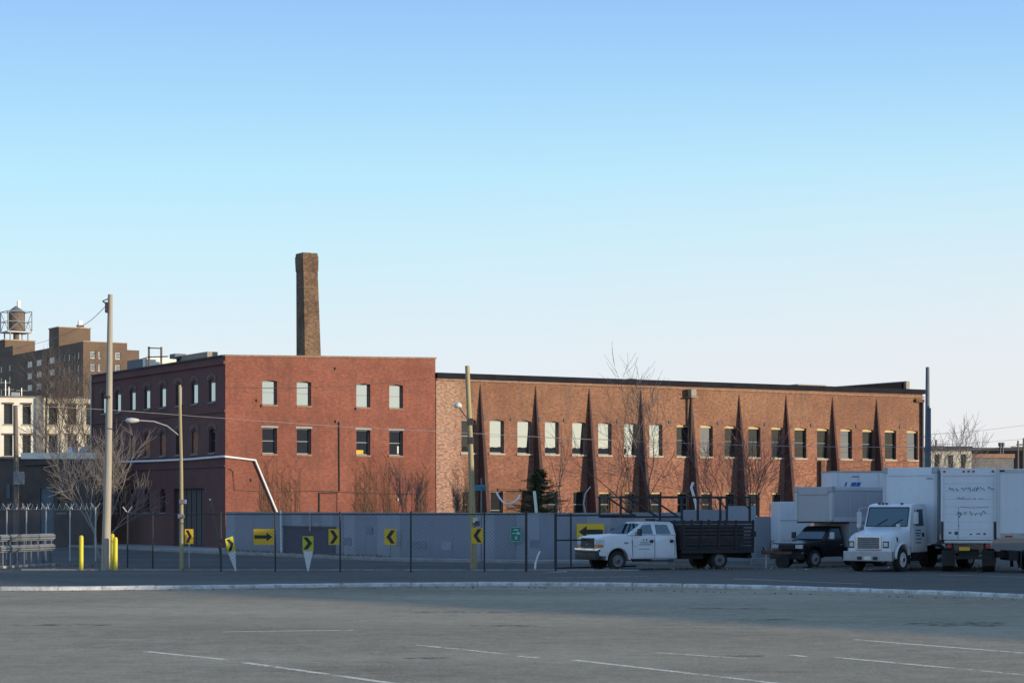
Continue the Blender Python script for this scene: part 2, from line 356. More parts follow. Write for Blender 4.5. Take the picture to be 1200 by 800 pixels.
# ------------------------------------------------------------------ mesh helpers
class MB:
    def __init__(s): s.v = []; s.f = []
    def add(s, vs, fs):
        o = len(s.v); s.v += [tuple(p) for p in vs]; s.f += [tuple(i + o for i in f) for f in fs]; return s
    def quad(s, a, b, c, d): return s.add([a, b, c, d], [(0, 1, 2, 3)])
    def box(s, x0, x1, y0, y1, z0, z1):
        return s.add([(x0, y0, z0), (x1, y0, z0), (x1, y1, z0), (x0, y1, z0), (x0, y0, z1), (x1, y0, z1), (x1, y1, z1), (x0, y1, z1)],
                     [(0, 3, 2, 1), (4, 5, 6, 7), (0, 1, 5, 4), (1, 2, 6, 5), (2, 3, 7, 6), (3, 0, 4, 7)])
    def cbox(s, x0, x1, y0, y1, z0, z1, c=0.02):
        # box with chamfered edges (18 faces)
        c = min(c, (x1 - x0) * .45, (y1 - y0) * .45, (z1 - z0) * .45)
        bm = bmesh.new(); bmesh.ops.create_cube(bm, size=1)
        for v in bm.verts:
            v.co = Vector(((x0 + x1) / 2 + v.co.x * (x1 - x0), (y0 + y1) / 2 + v.co.y * (y1 - y0), (z0 + z1) / 2 + v.co.z * (z1 - z0)))
        bmesh.ops.bevel(bm, geom=bm.edges[:], offset=c, segments=2, affect='EDGES', profile=0.7)
        return s.frombm(bm)
    def frombm(s, bm):
        bm.verts.index_update()
        s.add([v.co.copy() for v in bm.verts], [[v.index for v in f.verts] for f in bm.faces]); bm.free(); return s
    def prism(s, poly, y0, y1, inset=None, bevel=0.0, seg=2):
        # poly: (x, z) side outline, extruded from y0 to y1
        bm = bmesh.new()
        a = [bm.verts.new((x, y0, z)) for x, z in poly]; b = [bm.verts.new((x, y1, z)) for x, z in poly]
        n = len(poly)
        fa = bm.faces.new(a); fb = bm.faces.new(b[::-1])
        for i in range(n): bm.faces.new((a[i], b[i], b[(i + 1) % n], a[(i + 1) % n]))
        bmesh.ops.recalc_face_normals(bm, faces=bm.faces[:])
        if bevel:
            ed = set(fa.edges) | set(fb.edges)
            bmesh.ops.bevel(bm, geom=list(ed), offset=bevel, segments=seg, affect='EDGES', profile=0.6)
        bmesh.ops.triangulate(bm, faces=[f for f in bm.faces if len(f.verts) > 4])
        return s.frombm(bm)
    def cyl(s, p0, p1, r0, r1=None, n=10, caps=True):
        p0 = Vector(p0); p1 = Vector(p1); r1 = r0 if r1 is None else r1
        d = (p1 - p0)
        if d.length < 1e-6: return s
        d.normalize(); u = d.orthogonal().normalized(); w = d.cross(u)
        vs = []
        for p, r in ((p0, r0), (p1, r1)):
            for i in range(n):
                a = 2 * PI * i / n; vs.append(p + (u * math.cos(a) + w * math.sin(a)) * r)
        fs = [(i, (i + 1) % n, n + (i + 1) % n, n + i) for i in range(n)]
        if caps: fs += [tuple(range(n))[::-1], tuple(range(n, 2 * n))]
        return s.add(vs, fs)
    def tube(s, pts, r, n=6):
        pts = [Vector(p) for p in pts]
        rs = r if isinstance(r, (list, tuple)) else [r] * len(pts)
        vs = []; ref = None
        for i, p in enumerate(pts):
            d = (pts[min(i + 1, len(pts) - 1)] - pts[max(i - 1, 0)]).normalized()
            if ref is None or abs(ref.dot(d)) > 0.95: ref = d.orthogonal().normalized()
            u = (ref - d * ref.dot(d)).normalized(); w = d.cross(u); ref = u
            for k in range(n):
                a = 2 * PI * k / n; vs.append(p + (u * math.cos(a) + w * math.sin(a)) * rs[i])
        fs = []
        for i in range(len(pts) - 1):
            for k in range(n):
                fs.append((i * n + k, i * n + (k + 1) % n, (i + 1) * n + (k + 1) % n, (i + 1) * n + k))
        fs += [tuple(range(n))[::-1], tuple(range((len(pts) - 1) * n, len(pts) * n))]
        return s.add(vs, fs)
    def lathe(s, prof, c=(0, 0, 0), axis='z', n=20):
        # prof: (r, h)
        vs = []
        for r, h in prof:
            for k in range(n):
                a = 2 * PI * k / n; x, y = r * math.cos(a), r * math.sin(a)
                p = (x, y, h) if axis == 'z' else (x, h, y)
                vs.append((p[0] + c[0], p[1] + c[1], p[2] + c[2]))
        m = len(prof); fs = []
        for i in range(m - 1):
            for k in range(n): fs.append((i * n + k, i * n + (k + 1) % n, (i + 1) * n + (k + 1) % n, (i + 1) * n + k))
        fs += [tuple(range(n))[::-1], tuple(range((m - 1) * n, m * n))]
        return s.add(vs, fs)
    def mesh(s, name, mat, smooth=False):
        me = bpy.data.meshes.new(name); me.from_pydata(s.v, [], s.f)
        me.materials.append(MATS[mat]); me.validate()
        bm = bmesh.new(); bm.from_mesh(me); bmesh.ops.recalc_face_normals(bm, faces=bm.faces[:]); bm.to_mesh(me); bm.free()
        if smooth:
            me.polygons.foreach_set('use_smooth', [True] * len(me.polygons))
            try: me.set_sharp_from_angle(angle=R(40))
            except Exception: pass
        return me
    def build(s, name, mat, parent=None, smooth=False, loc=None, rz=None, label=None):
        return link(name, s.mesh(name, mat, smooth), parent, loc, rz, label)

def link(name, me, parent=None, loc=None, rz=None, label=None):
    o = bpy.data.objects.new(name, me); COL.objects.link(o)
    if parent: o.parent = parent
    if loc is not None: o.location = loc
    if rz is not None: o.rotation_euler = (0, 0, rz)
    if label: o['label'] = label
    return o
def thing(name, label, cat, loc=(0, 0, 0), rz=0, group=None):
    o = bpy.data.objects.new(name, None); COL.objects.link(o); o.location = loc; o.rotation_euler = (0, 0, rz)
    return tag(o, label, cat, group)
def tag(o, label, cat, group=None):
    o['label'] = label; o['category'] = cat
    if group: o['group'] = group
    return o
def struct(o, label=None):
    o['kind'] = 'structure'
    if label: o['label'] = label
    return o
def stuff(o): o['kind'] = 'stuff'; return o
def kids(o): return [c for c in COL.objects if c.parent == o]
def dup(root, loc, rz=0, label=None):
    r = root.copy(); COL.objects.link(r); r.location = loc; r.rotation_euler = (0, 0, rz)
    if label: r['label'] = label
    for ch in kids(root):
        c = ch.copy(); COL.objects.link(c); c.parent = r
        for g in kids(ch):
            d = g.copy(); COL.objects.link(d); d.parent = c
    return r

# ------------------------------------------------------------------ ground
def sheet(name, pts, z, mat):
    m = MB(); m.add([(p[0], p[1], z) for p in pts], [tuple(range(len(pts)))]); return m.build(name, mat)
m = MB(); m.quad((-2500, -400, 0), (2500, -400, 0), (2500, 4000, 0), (-2500, 4000, 0))
struct(m.build('ground', 'lot_asphalt'))

# white painted kerb, gently curved between lot and apron
KUV = [(-260, 690.5), (0, 691.5), (120, 691), (250, 689.5), (400, 687.5), (560, 686.2), (680, 686.4), (800, 688), (900, 690.3), (1020, 694), (1120, 697.5), (1200, 701), (1500, 714)]
def crv(pts, n=6):
    out = []
    P = [Vector(p) for p in pts]
    for i in range(len(P) - 1):
        p0 = P[max(i - 1, 0)]; p1 = P[i]; p2 = P[i + 1]; p3 = P[min(i + 2, len(P) - 1)]
        for k in range(n):
            t = k / n
            out.append(0.5 * ((2 * p1) + (-p0 + p2) * t + (2 * p0 - 5 * p1 + 4 * p2 - p3) * t * t + (-p0 + 3 * p1 - 3 * p2 + p3) * t ** 3))
    out.append(P[-1]); return out
kpts = crv([ground(u, v) for u, v in KUV], 6)
def sweep(pts, prof, jit=0.0):
    # prof: (offset toward far side, z)
    m = MB(); vs = []
    for i, p in enumerate(pts):
        d = (pts[min(i + 1, len(pts) - 1)] - pts[max(i - 1, 0)]); d.z = 0; d.normalize(); nrm = Vector((-d.y, d.x, 0))
        for o, z in prof:
            q = p + nrm * (o + (rnd.uniform(-jit, jit))); vs.append((q.x, q.y, max(0, z + (rnd.uniform(-jit, jit) if z > 0 else 0))))
    n = len(prof); fs = []
    for i in range(len(pts) - 1):
        for k in range(n - 1): fs.append((i * n + k, i * n + k + 1, (i + 1) * n + k + 1, (i + 1) * n + k))
    m.add(vs, fs); return m
# the kerb is cast in lengths: each a stone of its own
kerb = thing('kerb', '', 'kerb'); del kerb['category']; del kerb['label']; struct(kerb, 'white painted kerb curving across the lot')
i = 0; step = 3
while i < len(kpts) - 1:
    seg = kpts[i:i + step + 1]
    if len(seg) > 1:
        a = [p.copy() for p in seg]
        dd = (a[-1] - a[-2]).normalized(); a[-1] = a[-1] - dd * 0.02
        m = sweep(a, [(0, -0.01), (0.0, 0.09), (0.04, 0.125), (0.28, 0.125), (0.33, 0.09), (0.33, -0.01)], 0.008)
        m.build('kerb_stone', 'kerb_paint', kerb)
    i += step
# apron beyond the kerb, and the street beyond the chain link fence
far = [p + Vector((0, 0.33, 0)) for p in kpts]
fence_y = 89.5
ap = [(p.x, p.y) for p in far] + [(60, 130), (60, 190), (-120, 190), (-75, 88)]
struct(sheet('apron_pavement', ap, 0.004, 'apron_asphalt'))
road = [(-80, 90.2), (5.2, 90.2), (6.2, 100.3), (0.6, 100.3), (-8.5, 104.6), (-19.5, 121.8), (-36, 149), (-140, 149), (-140, 91)]
struct(sheet('street', road, 0.010, 'road_asphalt'))
def slab(name, pts, z0, z1, mat):
    m = MB(); n = len(pts)
    m.add([(p[0], p[1], z0) for p in pts] + [(p[0], p[1], z1) for p in pts], [tuple(range(n, 2 * n))] + [(i, (i + 1) % n, n + (i + 1) % n, n + i) for i in range(n)])
    return struct(m.build(name, mat))
slab('sidewalk', [(-6.0, 104.0), (-18.3, 122.6), (-33.6, 147.6), (-30.7, 153), (-17.9, 132.4), (-17.3, 125.0), (-5.2, 106.7), (0, 103.2), (7.5, 102.6), (7.5, 100.4), (0.5, 100.5)], 0.0, 0.13, 'concrete')
# light line at the foot of the chain link fence: a low concrete strip
slab('fence_footing', [(-21, 89.3), (5.4, 88.5), (5.4, 88.75), (-21, 89.6)], 0, 0.06, 'concrete')
# painted lines
def pline(a, b, wd=0.18, name='parking_line'):
    A = ground(*a); B = ground(*b); d = (B - A).normalized(); n = Vector((-d.y, d.x, 0)) * wd / 2
    m = MB(); k = max(2, int((B - A).length / 0.6)); vs = []
    for i in range(k + 1):
        p = A + (B - A) * (i / k); j = rnd.uniform(-0.012, 0.012)
        vs += [(p.x - n.x * (1 + j * 8), p.y - n.y, 0.004), (p.x + n.x * (1 - j * 6), p.y + n.y * (1 + j * 5), 0.004)]
    m.add(vs, [(2 * i, 2 * i + 1, 2 * i + 3, 2 * i + 2) for i in range(k)])
    struct(m.build(name, 'line_paint'))
for a, b in [((260, 740), (414, 738)), ((170, 763), (264, 772.5)), ((286, 776), (500, 806)), ((484, 755), (592, 766)), ((607, 768.5), (630, 770.5)), ((672, 773), (960, 806)),
             ((764, 764), (874, 771.5)), ((925, 767), (945, 769)), ((980, 770), (1240, 794)), ((1000, 749), (1240, 768))]:
    pline(a, b)
for a, b in [((860, 678), (1010, 684)), ((640, 677), (760, 675)), ((1100, 673), (1230, 677))]:
    A = ground(*a); B = ground(*b); d = (B - A).normalized(); n = Vector((-d.y, d.x, 0)) * 0.06
    MBx = MB().quad((A - n) + Vector((0, 0, .008)), (B - n) + Vector((0, 0, .008)), (B + n) + Vector((0, 0, .008)), (A + n) + Vector((0, 0, .008)))
    struct(MBx.build('parking_line', 'line_paint'))
# tar patches
def patch(u, v, rx, ry, name='tar_patch'):
    c = ground(u, v); m = MB(); n = 22; vs = []
    for i in range(n):
        a = 2 * PI * i / n; k = rnd.uniform(0.6, 1.1); vs.append((c.x + math.cos(a) * rx * k, c.y + math.sin(a) * ry * k, 0.005))
    m.add(vs, [tuple(range(n))]); struct(m.build(name, 'tar_worn'))
s = NT('tar_worn'); s.base((0.09, 0.085, 0.08)); s.b.inputs['Roughness'].default_value = 0.9
_tr = s.n('BsdfTransparent'); _mx = s.n('MixShader'); _k = s.ramp(s.noise(s.obj(), 2.5, 6, 0.8), [(0.47, 0), (0.6, 0.75)])
s.l(_k, _mx.inputs[0]); s.l(_tr.outputs[0], _mx.inputs[1]); s.l(s.b.outputs[0], _mx.inputs[2]); s.l(_mx.outputs[0], s.t.nodes['Material Output'].inputs['Surface'])
for a in [(1130, 731, 1.6, 1.0), (540, 717, 1.6, 0.5), (590, 733, 0.9, 0.5), (850, 713, 1.4, 0.6), (905, 726, 0.8, 0.5), (1075, 762, 0.25, 0.25), (505, 771, 0.5, 0.3), (875, 768, 0.5, 0.3), (70, 732, 1.6, 0.4)]:
    patch(*a)

# ------------------------------------------------------------------ walls with openings
def wall(P, L, ztop, holes, depth=0.3, z0=0.0, step=None):
    """P(s, z, d) -> point (d is depth into the wall). holes: (s0, s1, z0, z1, rise)."""
    m = MB(); zt = ztop if callable(ztop) else (lambda s: ztop)
    ss = {0.0, L} | {h[0] for h in holes} | {h[1] for h in holes}
    ss = sorted(ss); zs = sorted({z0} | {h[2] for h in holes} | {h[3] for h in holes}); 
    for i in range(len(ss) - 1):
        a, b = ss[i], ss[i + 1]
        if b - a < 1e-5: continue
        for j in range(len(zs)):
            za = zs[j]; top = j == len(zs) - 1
            zb0, zb1 = (zt(a), zt(b)) if top else (zs[j + 1], zs[j + 1])
            mid = ((a + b) / 2, (za + zb0) / 2)
            if any(h[0] < mid[0] < h[1] and h[2] < mid[1] < h[3] for h in holes): continue
            m.quad(P(a, za, 0), P(b, za, 0), P(b, zb1, 0), P(a, zb0, 0))
    for (s0, s1, a, b, r) in holes:
        m.quad(P(s0, a, 0), P(s0, a, depth), P(s0, b, depth), P(s0, b, 0))
        m.quad(P(s1, a, 0), P(s1, b, 0), P(s1, b, depth), P(s1, a, depth))
        m.quad(P(s0, a, 0), P(s1, a, 0), P(s1, a, depth), P(s0, a, depth))
        n = 8 if r > 0 else 1
        for k in range(n):
            t0, t1 = k / n, (k + 1) / n
            x0, x1 = s0 + (s1 - s0) * t0, s0 + (s1 - s0) * t1
            y0 = b - r * (1 - math.sin(PI * t0)) if r else b; y1 = b - r * (1 - math.sin(PI * t1)) if r else b
            if r: m.quad(P(x0, y0, 0), P(x1, y1, 0), P(x1, b, 0), P(x0, b, 0))
            m.quad(P(x0, y0, 0), P(x1, y1, 0), P(x1, y1, depth), P(x0, y0, depth))
    return m

ANG = R(31.55)
OX, OY = -18.13, 132.0
EX = Vector((math.cos(ANG), math.sin(ANG), 0)); EY = Vector((-math.sin(ANG), math.cos(ANG), 0))
O0 = Vector((OX, OY, 0))
def onx(u, c=0.0):
    k = (u - 600) / FP; o = O0 + EY * c; s = (k * o.y - o.x) / (EX.x - k * EX.y); return s, o.y + s * EX.y
def ony(u, c=0.0):
    k = (u - 600) / FP; o = O0 + EX * c; s = (k * o.y - o.x) / (EY.x - k * EY.y); return s, o.y + s * EY.y
def locx(u, v, c=0.0):
    s, Y = onx(u, c); return Vector((s, c, zat(v, Y)))

# window units in local space: opening centre bottom at origin, facing -y ; shared meshes
_wcache = {}
def window_unit(parent, loc, rz, wd, ht, pane='pane_sky', frame='frame_dark', sill='stone_sill', rise=0.0, depth=0.2, fw=0.06, rail=True, lintel=None, sillout=0.07, rev=False, name='window'):
    key = (round(wd, 2), round(ht, 2), pane, frame, sill, rise, depth, rail, lintel, fw)
    if key not in _wcache:
        f = MB(); x = wd / 2 - 0.004; z1 = ht - 0.004
        f.box(-x, -x + fw, depth, depth + 0.07, 0.004, z1); f.box(x - fw, x, depth, depth + 0.07, 0.004, z1)
        f.box(-x + fw, x - fw, depth, depth + 0.07, 0.004, fw + 0.02); f.box(-x + fw, x - fw, depth, depth + 0.07, z1 - fw - rise, z1)
        if rail: f.box(-x + fw, x - fw, depth + 0.012, depth + 0.06, ht * 0.5 - 0.025, ht * 0.5 + 0.025)
        p = MB().box(-x + fw, x - fw, depth + 0.035, depth + 0.042, fw + 0.02, z1 - fw - rise)
        sl = MB().box(-wd / 2 - 0.06, wd / 2 + 0.06, -sillout, 0.0 - 0.003, -0.12, -0.01) if sill else None
        li = MB().box(-x, x, depth - 0.05, depth - 0.003, z1 - 0.13 - rise, z1) if lintel else None
        _wcache[key] = (f.mesh('window_frame', frame), p.mesh('pane', pane), sl.mesh('sill', sill) if sl else None, li.mesh('head_board', lintel) if li else None)
    f, p, sl, li = _wcache[key]
    o = link(name, f, parent, loc, rz)
    link('pane', p, o)
    if sl: link('sill', sl, o)
    if li: link('head_board', li, o)
    return o

# ------------------------------------------------------------------ three storey brick block
def ztop_main(s): return 12.22 + 0.40 * s / 15.2
L_MAIN = 15.25
main = thing('brick_factory', 'three storey red brick factory block with tall chimney and few windows', 'building', (OX, OY, 0), ANG)
WW = 1.03
mw = []
for u0, u1 in [(307.5, 324.5), (348, 364.5), (417.5, 434), (456, 472.5)]:
    a, _ = onx(u0); b, _ = onx(u1); mw.append((a + b) / 2)
holes = [(c - WW / 2, c + WW / 2, 9.26, 10.82, 0.06) for c in mw] + [(c - WW / 2, c + WW / 2, 6.12, 7.77, 0.0) for c in mw]
wall(lambda s, z, d: (s, d, z), L_MAIN, ztop_main, holes, 0.32).build('front_wall', 'brick_main', main)
for i, c in enumerate(mw):
    window_unit(main, (c, 0, 9.26), 0, WW, 1.56, 'pane_sky', 'frame_grey', None, 0.05, 0.22, 0.05, rail=True)
    window_unit(main, (c, 0, 6.12), 0, WW, 1.65, 'pane_dim', 'frame_grey', None, 0.0, 0.22, 0.05, rail=True)
    MB().box(c - WW / 2 - 0.05, c + WW / 2 + 0.05, -0.05, -0.003, 9.14, 9.255).build('sill', 'coping', main)
    MB().box(c - WW / 2 - 0.05, c + WW / 2 + 0.05, -0.05, -0.003, 6.0, 6.115).build('sill', 'coping', main)
    # timber lintels of the lower row
    MB().box(c - WW / 2 - 0.08, c + WW / 2 + 0.08, -0.02, -0.003, 7.775, 7.9).build('lintel', 'frame_grey', main)
MB().box(mw[2] - 0.45, mw[2] + 0.1, 0.20, 0.215, 6.2, 6.45).build('window_card', 'cloth_yellow', main)
MB().box(mw[3] + 0.18, mw[3] + 0.3, 0.20, 0.215, 6.25, 6.75).build('window_card', 'dirt_white', main)
# shaded side facade (local x = 0, runs along +y)
L_SIDE = 23.95
sidec = [((2.65 + 1.56) / 2), 4.92, 7.6, 10.37, 13.2, 15.9, 18.7, 21.5]
sh_ = []
for c in sidec:
    sh_.append((c - .53, c + .53, 9.45, 10.90, 0.2)); sh_.append((c - .5, c + .5, 6.2, 7.75, 0.2))
sh_.append((3.4, 8.47, 0.0, 3.93, 0.0))
for c in sidec[3:]: sh_.append((c - .45, c + .45, 2.35, 3.95, 0.25))
# the facade runs toward +y seen from -x side: s = L - y would mirror, keep s = y
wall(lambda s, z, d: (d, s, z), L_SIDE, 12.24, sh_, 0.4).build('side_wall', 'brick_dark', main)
for i, c in enumerate(sidec):
    window_unit(main, (0, c, 9.45), -PI / 2, 1.06, 1.45, 'pane_sky', 'frame_dark', 'concrete_dark', 0.2, 0.07, 0.03, rail=False)
    if i in (1, 3, 4, 5): window_unit(main, (0, c, 6.2), -PI / 2, 1.0, 1.55, 'board_brown', 'frame_dark', 'concrete_dark', 0.2, 0.07, 0.03, rail=False)
    else: window_unit(main, (0, c, 6.2), -PI / 2, 1.0, 1.55, 'pane_dark', 'frame_dark', 'concrete_dark', 0.2, 0.18, 0.05, rail=True)
    # raised brick hood over each upper window
    for zt in (10.9, 7.75):
        m = MB(); n = 7
        for k in range(n):
            t = (k + .5) / n; a = PI * t; yy = c - math.cos(a) * 0.62; zz = zt - 0.12 + math.sin(a) * 0.26
            m.box(-0.05, -0.003, yy - 0.085, yy + 0.085, zz, zz + 0.24)
        m.build('window_hood', 'brick_plain', main)
for c in sidec[3:]: window_unit(main, (0, c, 2.35), -PI / 2, 0.9, 1.6, 'pane_dark', 'frame_dark', 'concrete_dark', 0.25, 0.18, 0.05, rail=True)
MB().box(-0.07, -0.003, 0.0, L_SIDE, 8.72, 8.86).build('belt_course', 'brick_dark', main)
MB().box(-0.07, -0.003, 0.0, L_SIDE, 5.25, 5.36).build('belt_course', 'brick_dark', main)
MB().box(-0.12, -0.003, 0.0, L_SIDE, 11.75, 11.95).build('cornice', 'brick_dark', main)
d = MB(); d.box(0.25, 0.3, 3.41, 8.46, 0.1, 3.92)
door = d.build('loading_door', 'black_metal', main)
for k in range(6): MB().box(0.21, 0.247, 3.5 + k * 0.83, 4.2 + k * 0.83, 0.2, 3.8).build('door_panel', 'frame_dark', door)
# coping, roof, back and end walls
m = MB(); m.add([(-0.06, -0.08, 12.221), (L_MAIN + 0.04, -0.08, 12.622), (L_MAIN + 0.04, 0.34, 12.622), (-0.06, 0.34, 12.221),
                 (-0.06, -0.08, 12.34), (L_MAIN + 0.04, -0.08, 12.74), (L_MAIN + 0.04, 0.34, 12.74), (-0.06, 0.34, 12.34)],
                [(0, 3, 2, 1), (4, 5, 6, 7), (0, 1, 5, 4), (1, 2, 6, 5), (2, 3, 7, 6), (3, 0, 4, 7)])
m.build('coping', 'coping', main)
MB().box(-0.09, 0.34, 0.345, L_SIDE, 12.241, 12.35).build('side_coping', 'tar', main)
MB().box(0.41, L_MAIN - 0.01, 0.33, L_SIDE - 0.01, 11.5, 11.7).build('roof', 'tar', main)
m = MB(); m.quad((L_MAIN, 0, 0), (L_MAIN, L_SIDE, 0), (L_MAIN, L_SIDE, 12.3), (L_MAIN, 0, 12.62)); m.quad((0, L_SIDE, 0), (L_MAIN, L_SIDE, 0), (L_MAIN, L_SIDE, 12.3), (0, L_SIDE, 12.24))
m.build('rear_wall', 'brick_main', main)
# conduits and pipes on the front
def front_tube(pts, r, mat, name='conduit', n=6, off=-0.06):
    P = [locx(u, v) + Vector((0, off, 0)) for u, v in pts]; return MB().tube(P, r, n).build(name, mat, main)
P = [Vector((-0.14, ony(u)[0], zat(v, ony(u)[1]))) for u, v in [(145, 541), (180, 540), (225, 538)]] + [Vector((-0.14, 0.15, 5.9)), Vector((-0.1, -0.14, 5.9))]
P += [locx(u, v) + Vector((0, -0.14, 0)) for u, v in [(298, 539), (323, 599), (325, 606)]]
MB().tube(P, 0.075, 8).build('white_drain_pipe', 'pipe_white', main, smooth=True)
MB().tube([(-0.12, 23.8, 12.2), (-0.12, 23.8, 5.9), (-0.12, 16, 5.85)], 0.07, 8).build('downpipe', 'galv', main)
front_tube([(397, 494), (397.5, 575)], 0.035, 'iron')
front_tube([(330, 576), (374, 575), (420, 577), (490, 579)], 0.02, 'iron')
front_tube([(268, 549), (273, 552), (274.5, 574), (330, 576)], 0.02, 'iron')
front_tube([(374, 577), (374, 604)], 0.04, 'iron'); front_tube([(396, 577), (374, 577)], 0.03, 'iron')
front_tube([(374.5, 578), (395, 578), (395, 604)], 0.02, 'rust')
front_tube([(264, 454), (345, 454.5), (410, 452), (503, 443)], 0.012, 'cable')
for u, v, mt in [(393, 431.5, 'iron'), (393.5, 493.5, 'iron'), (301, 469, 'rust'), (306.5, 475, 'iron'), (417, 478.5, 'iron'), (294.5, 562, 'iron'), (466, 584.5, 'dirt_white')]:
    p = locx(u, v); MB().cbox(p.x - 0.05, p.x + 0.05, -0.1, -0.003, p.z - 0.1, p.z + 0.08, 0.02).build('wall_fixture', mt, main)
# chimney
cy = 10.5
bl, by_ = onx(350.8, cy); br, _ = onx(377.2, cy)
cx0 = onx(358, cy)[0]; cwid = onx(377.3, cy)[0] - cx0
zc = zat(295, by_)
t_ = 1.18
def chimney_mesh():
    m = MB(); secs = [(11.4, 0.0), (zc - 1.3, 0.13), (zc - 1.25, 0.10), (zc - 0.6, 0.08), (zc - 0.25, 0.08), (zc - 0.2, 0.11), (zc, 0.12)]
    vs = []
    for z, i in secs:
        e_ = (z - 11.4) / (zc - 11.4) * 0.16; vs += [(cx0 + i - e_ - 0.08 * (i > 0), cy + i, z), (cx0 + cwid - i - e_, cy + i, z), (cx0 + cwid - i - e_, cy + 1.45 - i, z), (cx0 + i - e_ - 0.08 * (i > 0), cy + 1.45 - i, z)]
    # uneven courses
    m2 = MB()
    for k in range(len(secs) - 1):
        m.add([], [])
    fs = []
    for k in range(len(secs) - 1):
        for q in range(4): fs.append((4 * k + q, 4 * k + (q + 1) % 4, 4 * k + 4 + (q + 1) % 4, 4 * k + 4 + q))
    n = 4 * (len(secs) - 1)
    m.add(vs, fs)
    # hollow mouth
    zb = zc - 0.8; i = 0.4
    inner = [(cx0 + i, cy + i, zc), (cx0 + cwid - i, cy + i, zc), (cx0 + cwid - i, cy + 1.45 - i, zc), (cx0 + i, cy + 1.45 - i, zc)]
    o = vs[-4:]; m.add(o + inner, [(q, (q + 1) % 4, 4 + (q + 1) % 4, 4 + q) for q in range(4)])
    low = [(x, y, zb) for x, y, z in inner]; m.add(inner + low, [(q, (q + 1) % 4, 4 + (q + 1) % 4, 4 + q) for q in range(4)] + [(4, 5, 6, 7)])
    return m
chim = chimney_mesh().build('chimney', 'brick_chimney', main)
# rooftop things on the shaded side (parts of the block's roof)
def roofpt(u, v, c): # point at local x = c
    s, Y = ony(u, c); return Vector((c, s, zat(v, Y)))
fr = MB()
a = roofpt(174.5, 439, 3); b = roofpt(189, 436, 3)
za, zb = zat(406, ony(174.5, 3)[1]), zat(406.5, ony(189, 3)[1])
for p, zt in ((a, za), (b, zb)): fr.box(p.x - 0.06, p.x + 0.06, p.y - 0.06, p.y + 0.06, 11.6, zt)
fr.tube([(3, a.y, za - 0.1), (3, b.y, zb - 0.1)], 0.04, 5); fr.tube([(3, a.y + 0.3, za - 0.75), (3, b.y - 1.2, zb - 0.75)], 0.045, 5)
fr.tube([(3, a.y + 0.5, za - 0.75), (3, a.y + 0.5, 11.6)], 0.05, 5)
fr.build('roof_pipe_frame', 'iron', main)
a = roofpt(149, 437, 4.5); b = roofpt(167, 437, 4.5)
MB().box(4.5, 7, b.y, a.y, 11.6, zat(421, ony(160, 4.5)[1])).build('roof_shed', 'shed_blue', main)
a = roofpt(167.3, 437, 4.4); b = roofpt(171.5, 437, 4.4)
MB().box(4.4, 7, b.y, a.y, 11.6, zat(419, ony(168, 4.4)[1])).build('roof_vent_stack', 'cream_wall', main)
a = roofpt(191, 437, 5.5); b = roofpt(206, 437, 5.5)
MB().box(5.5, 6.8, b.y, a.y, 11.6, zat(426, ony(198, 5.5)[1])).build('roof_unit', 'tan_box', main)
m = MB(); a = ony(207, 6)[0]; b = ony(243, 6)[0]; za = zat(417.5, ony(207, 6)[1])
m.box(6, 6.8, b, a, za - 0.55, za); 
for k in range(5):
    y = a + (b - a) * k / 4; m.box(6.1, 6.25, y - 0.06 if k else y - 0.15, y + 0.06 if k < 4 else y + 0.15, 11.6, za - 0.55)
m.build('roof_duct', 'tan_box', main)
a = roofpt(205.5, 424, 5.8)
MB().cbox(5.5, 6.4, a.y - 0.6, a.y + 0.4, za - 0.2, za + 0.15, 0.05).cyl((5.9, a.y - 0.2, 11.6), (5.9, a.y - 0.2, za - 0.2), 0.1).build('roof_fan', 'shed_blue', main)

# ------------------------------------------------------------------ long two storey wing
YW = 0.0
wing = thing('brick_wing', 'long low brick factory wing with tapering dark buttresses and row of windows', 'building', (OX, OY, 0), ANG)
WL0, WL1 = 15.30, 58.85
def ztw(s): return 11.36 + (11.50 - 11.36) * (s / (WL1 - WL0))
up = [(541.5, 557), (574, 590.5), (606.7, 622.5), (638.4, 655), (670.4, 687), (700.8, 717), (731, 747), (760.5, 777), (792.5, 808), (820.5, 835.5), (849, 864), (877, 891), (904, 918), (931, 945), (957.6, 971), (985, 998.4), (1010.7, 1024), (1037, 1050), (1063, 1075.5)]
upc = [(onx(a)[0] + onx(b)[0]) / 2 for a, b in up]
WU = 1.14
wh = []
for c in upc: wh.append((c - WU / 2 - WL0, c + WU / 2 - WL0, 6.38, 8.66, 0.07))
lowc = [c for i, c in enumerate(upc) if i not in (2,)]
LWd = 0.98
for c in upc:
    i = upc.index(c)
    if i == 1: wh.append((c - LWd / 2 - WL0, c + LWd / 2 - WL0, 1.2, 3.78, 0.0))
    elif i == 2: continue
    else: wh.append((c - LWd / 2 - WL0, c + LWd / 2 - WL0, 2.0, 3.78, 0.0))
dc0, dc1 = onx(593)[0], onx(617)[0]
wh.append((dc0 - WL0, dc1 - WL0, 0.0, 3.8, 0.0))
wall(lambda s, z, d: (s + WL0, d + YW, z), WL1 - WL0, ztw, wh, 0.32).build('front_wall', 'brick_wing', wing)
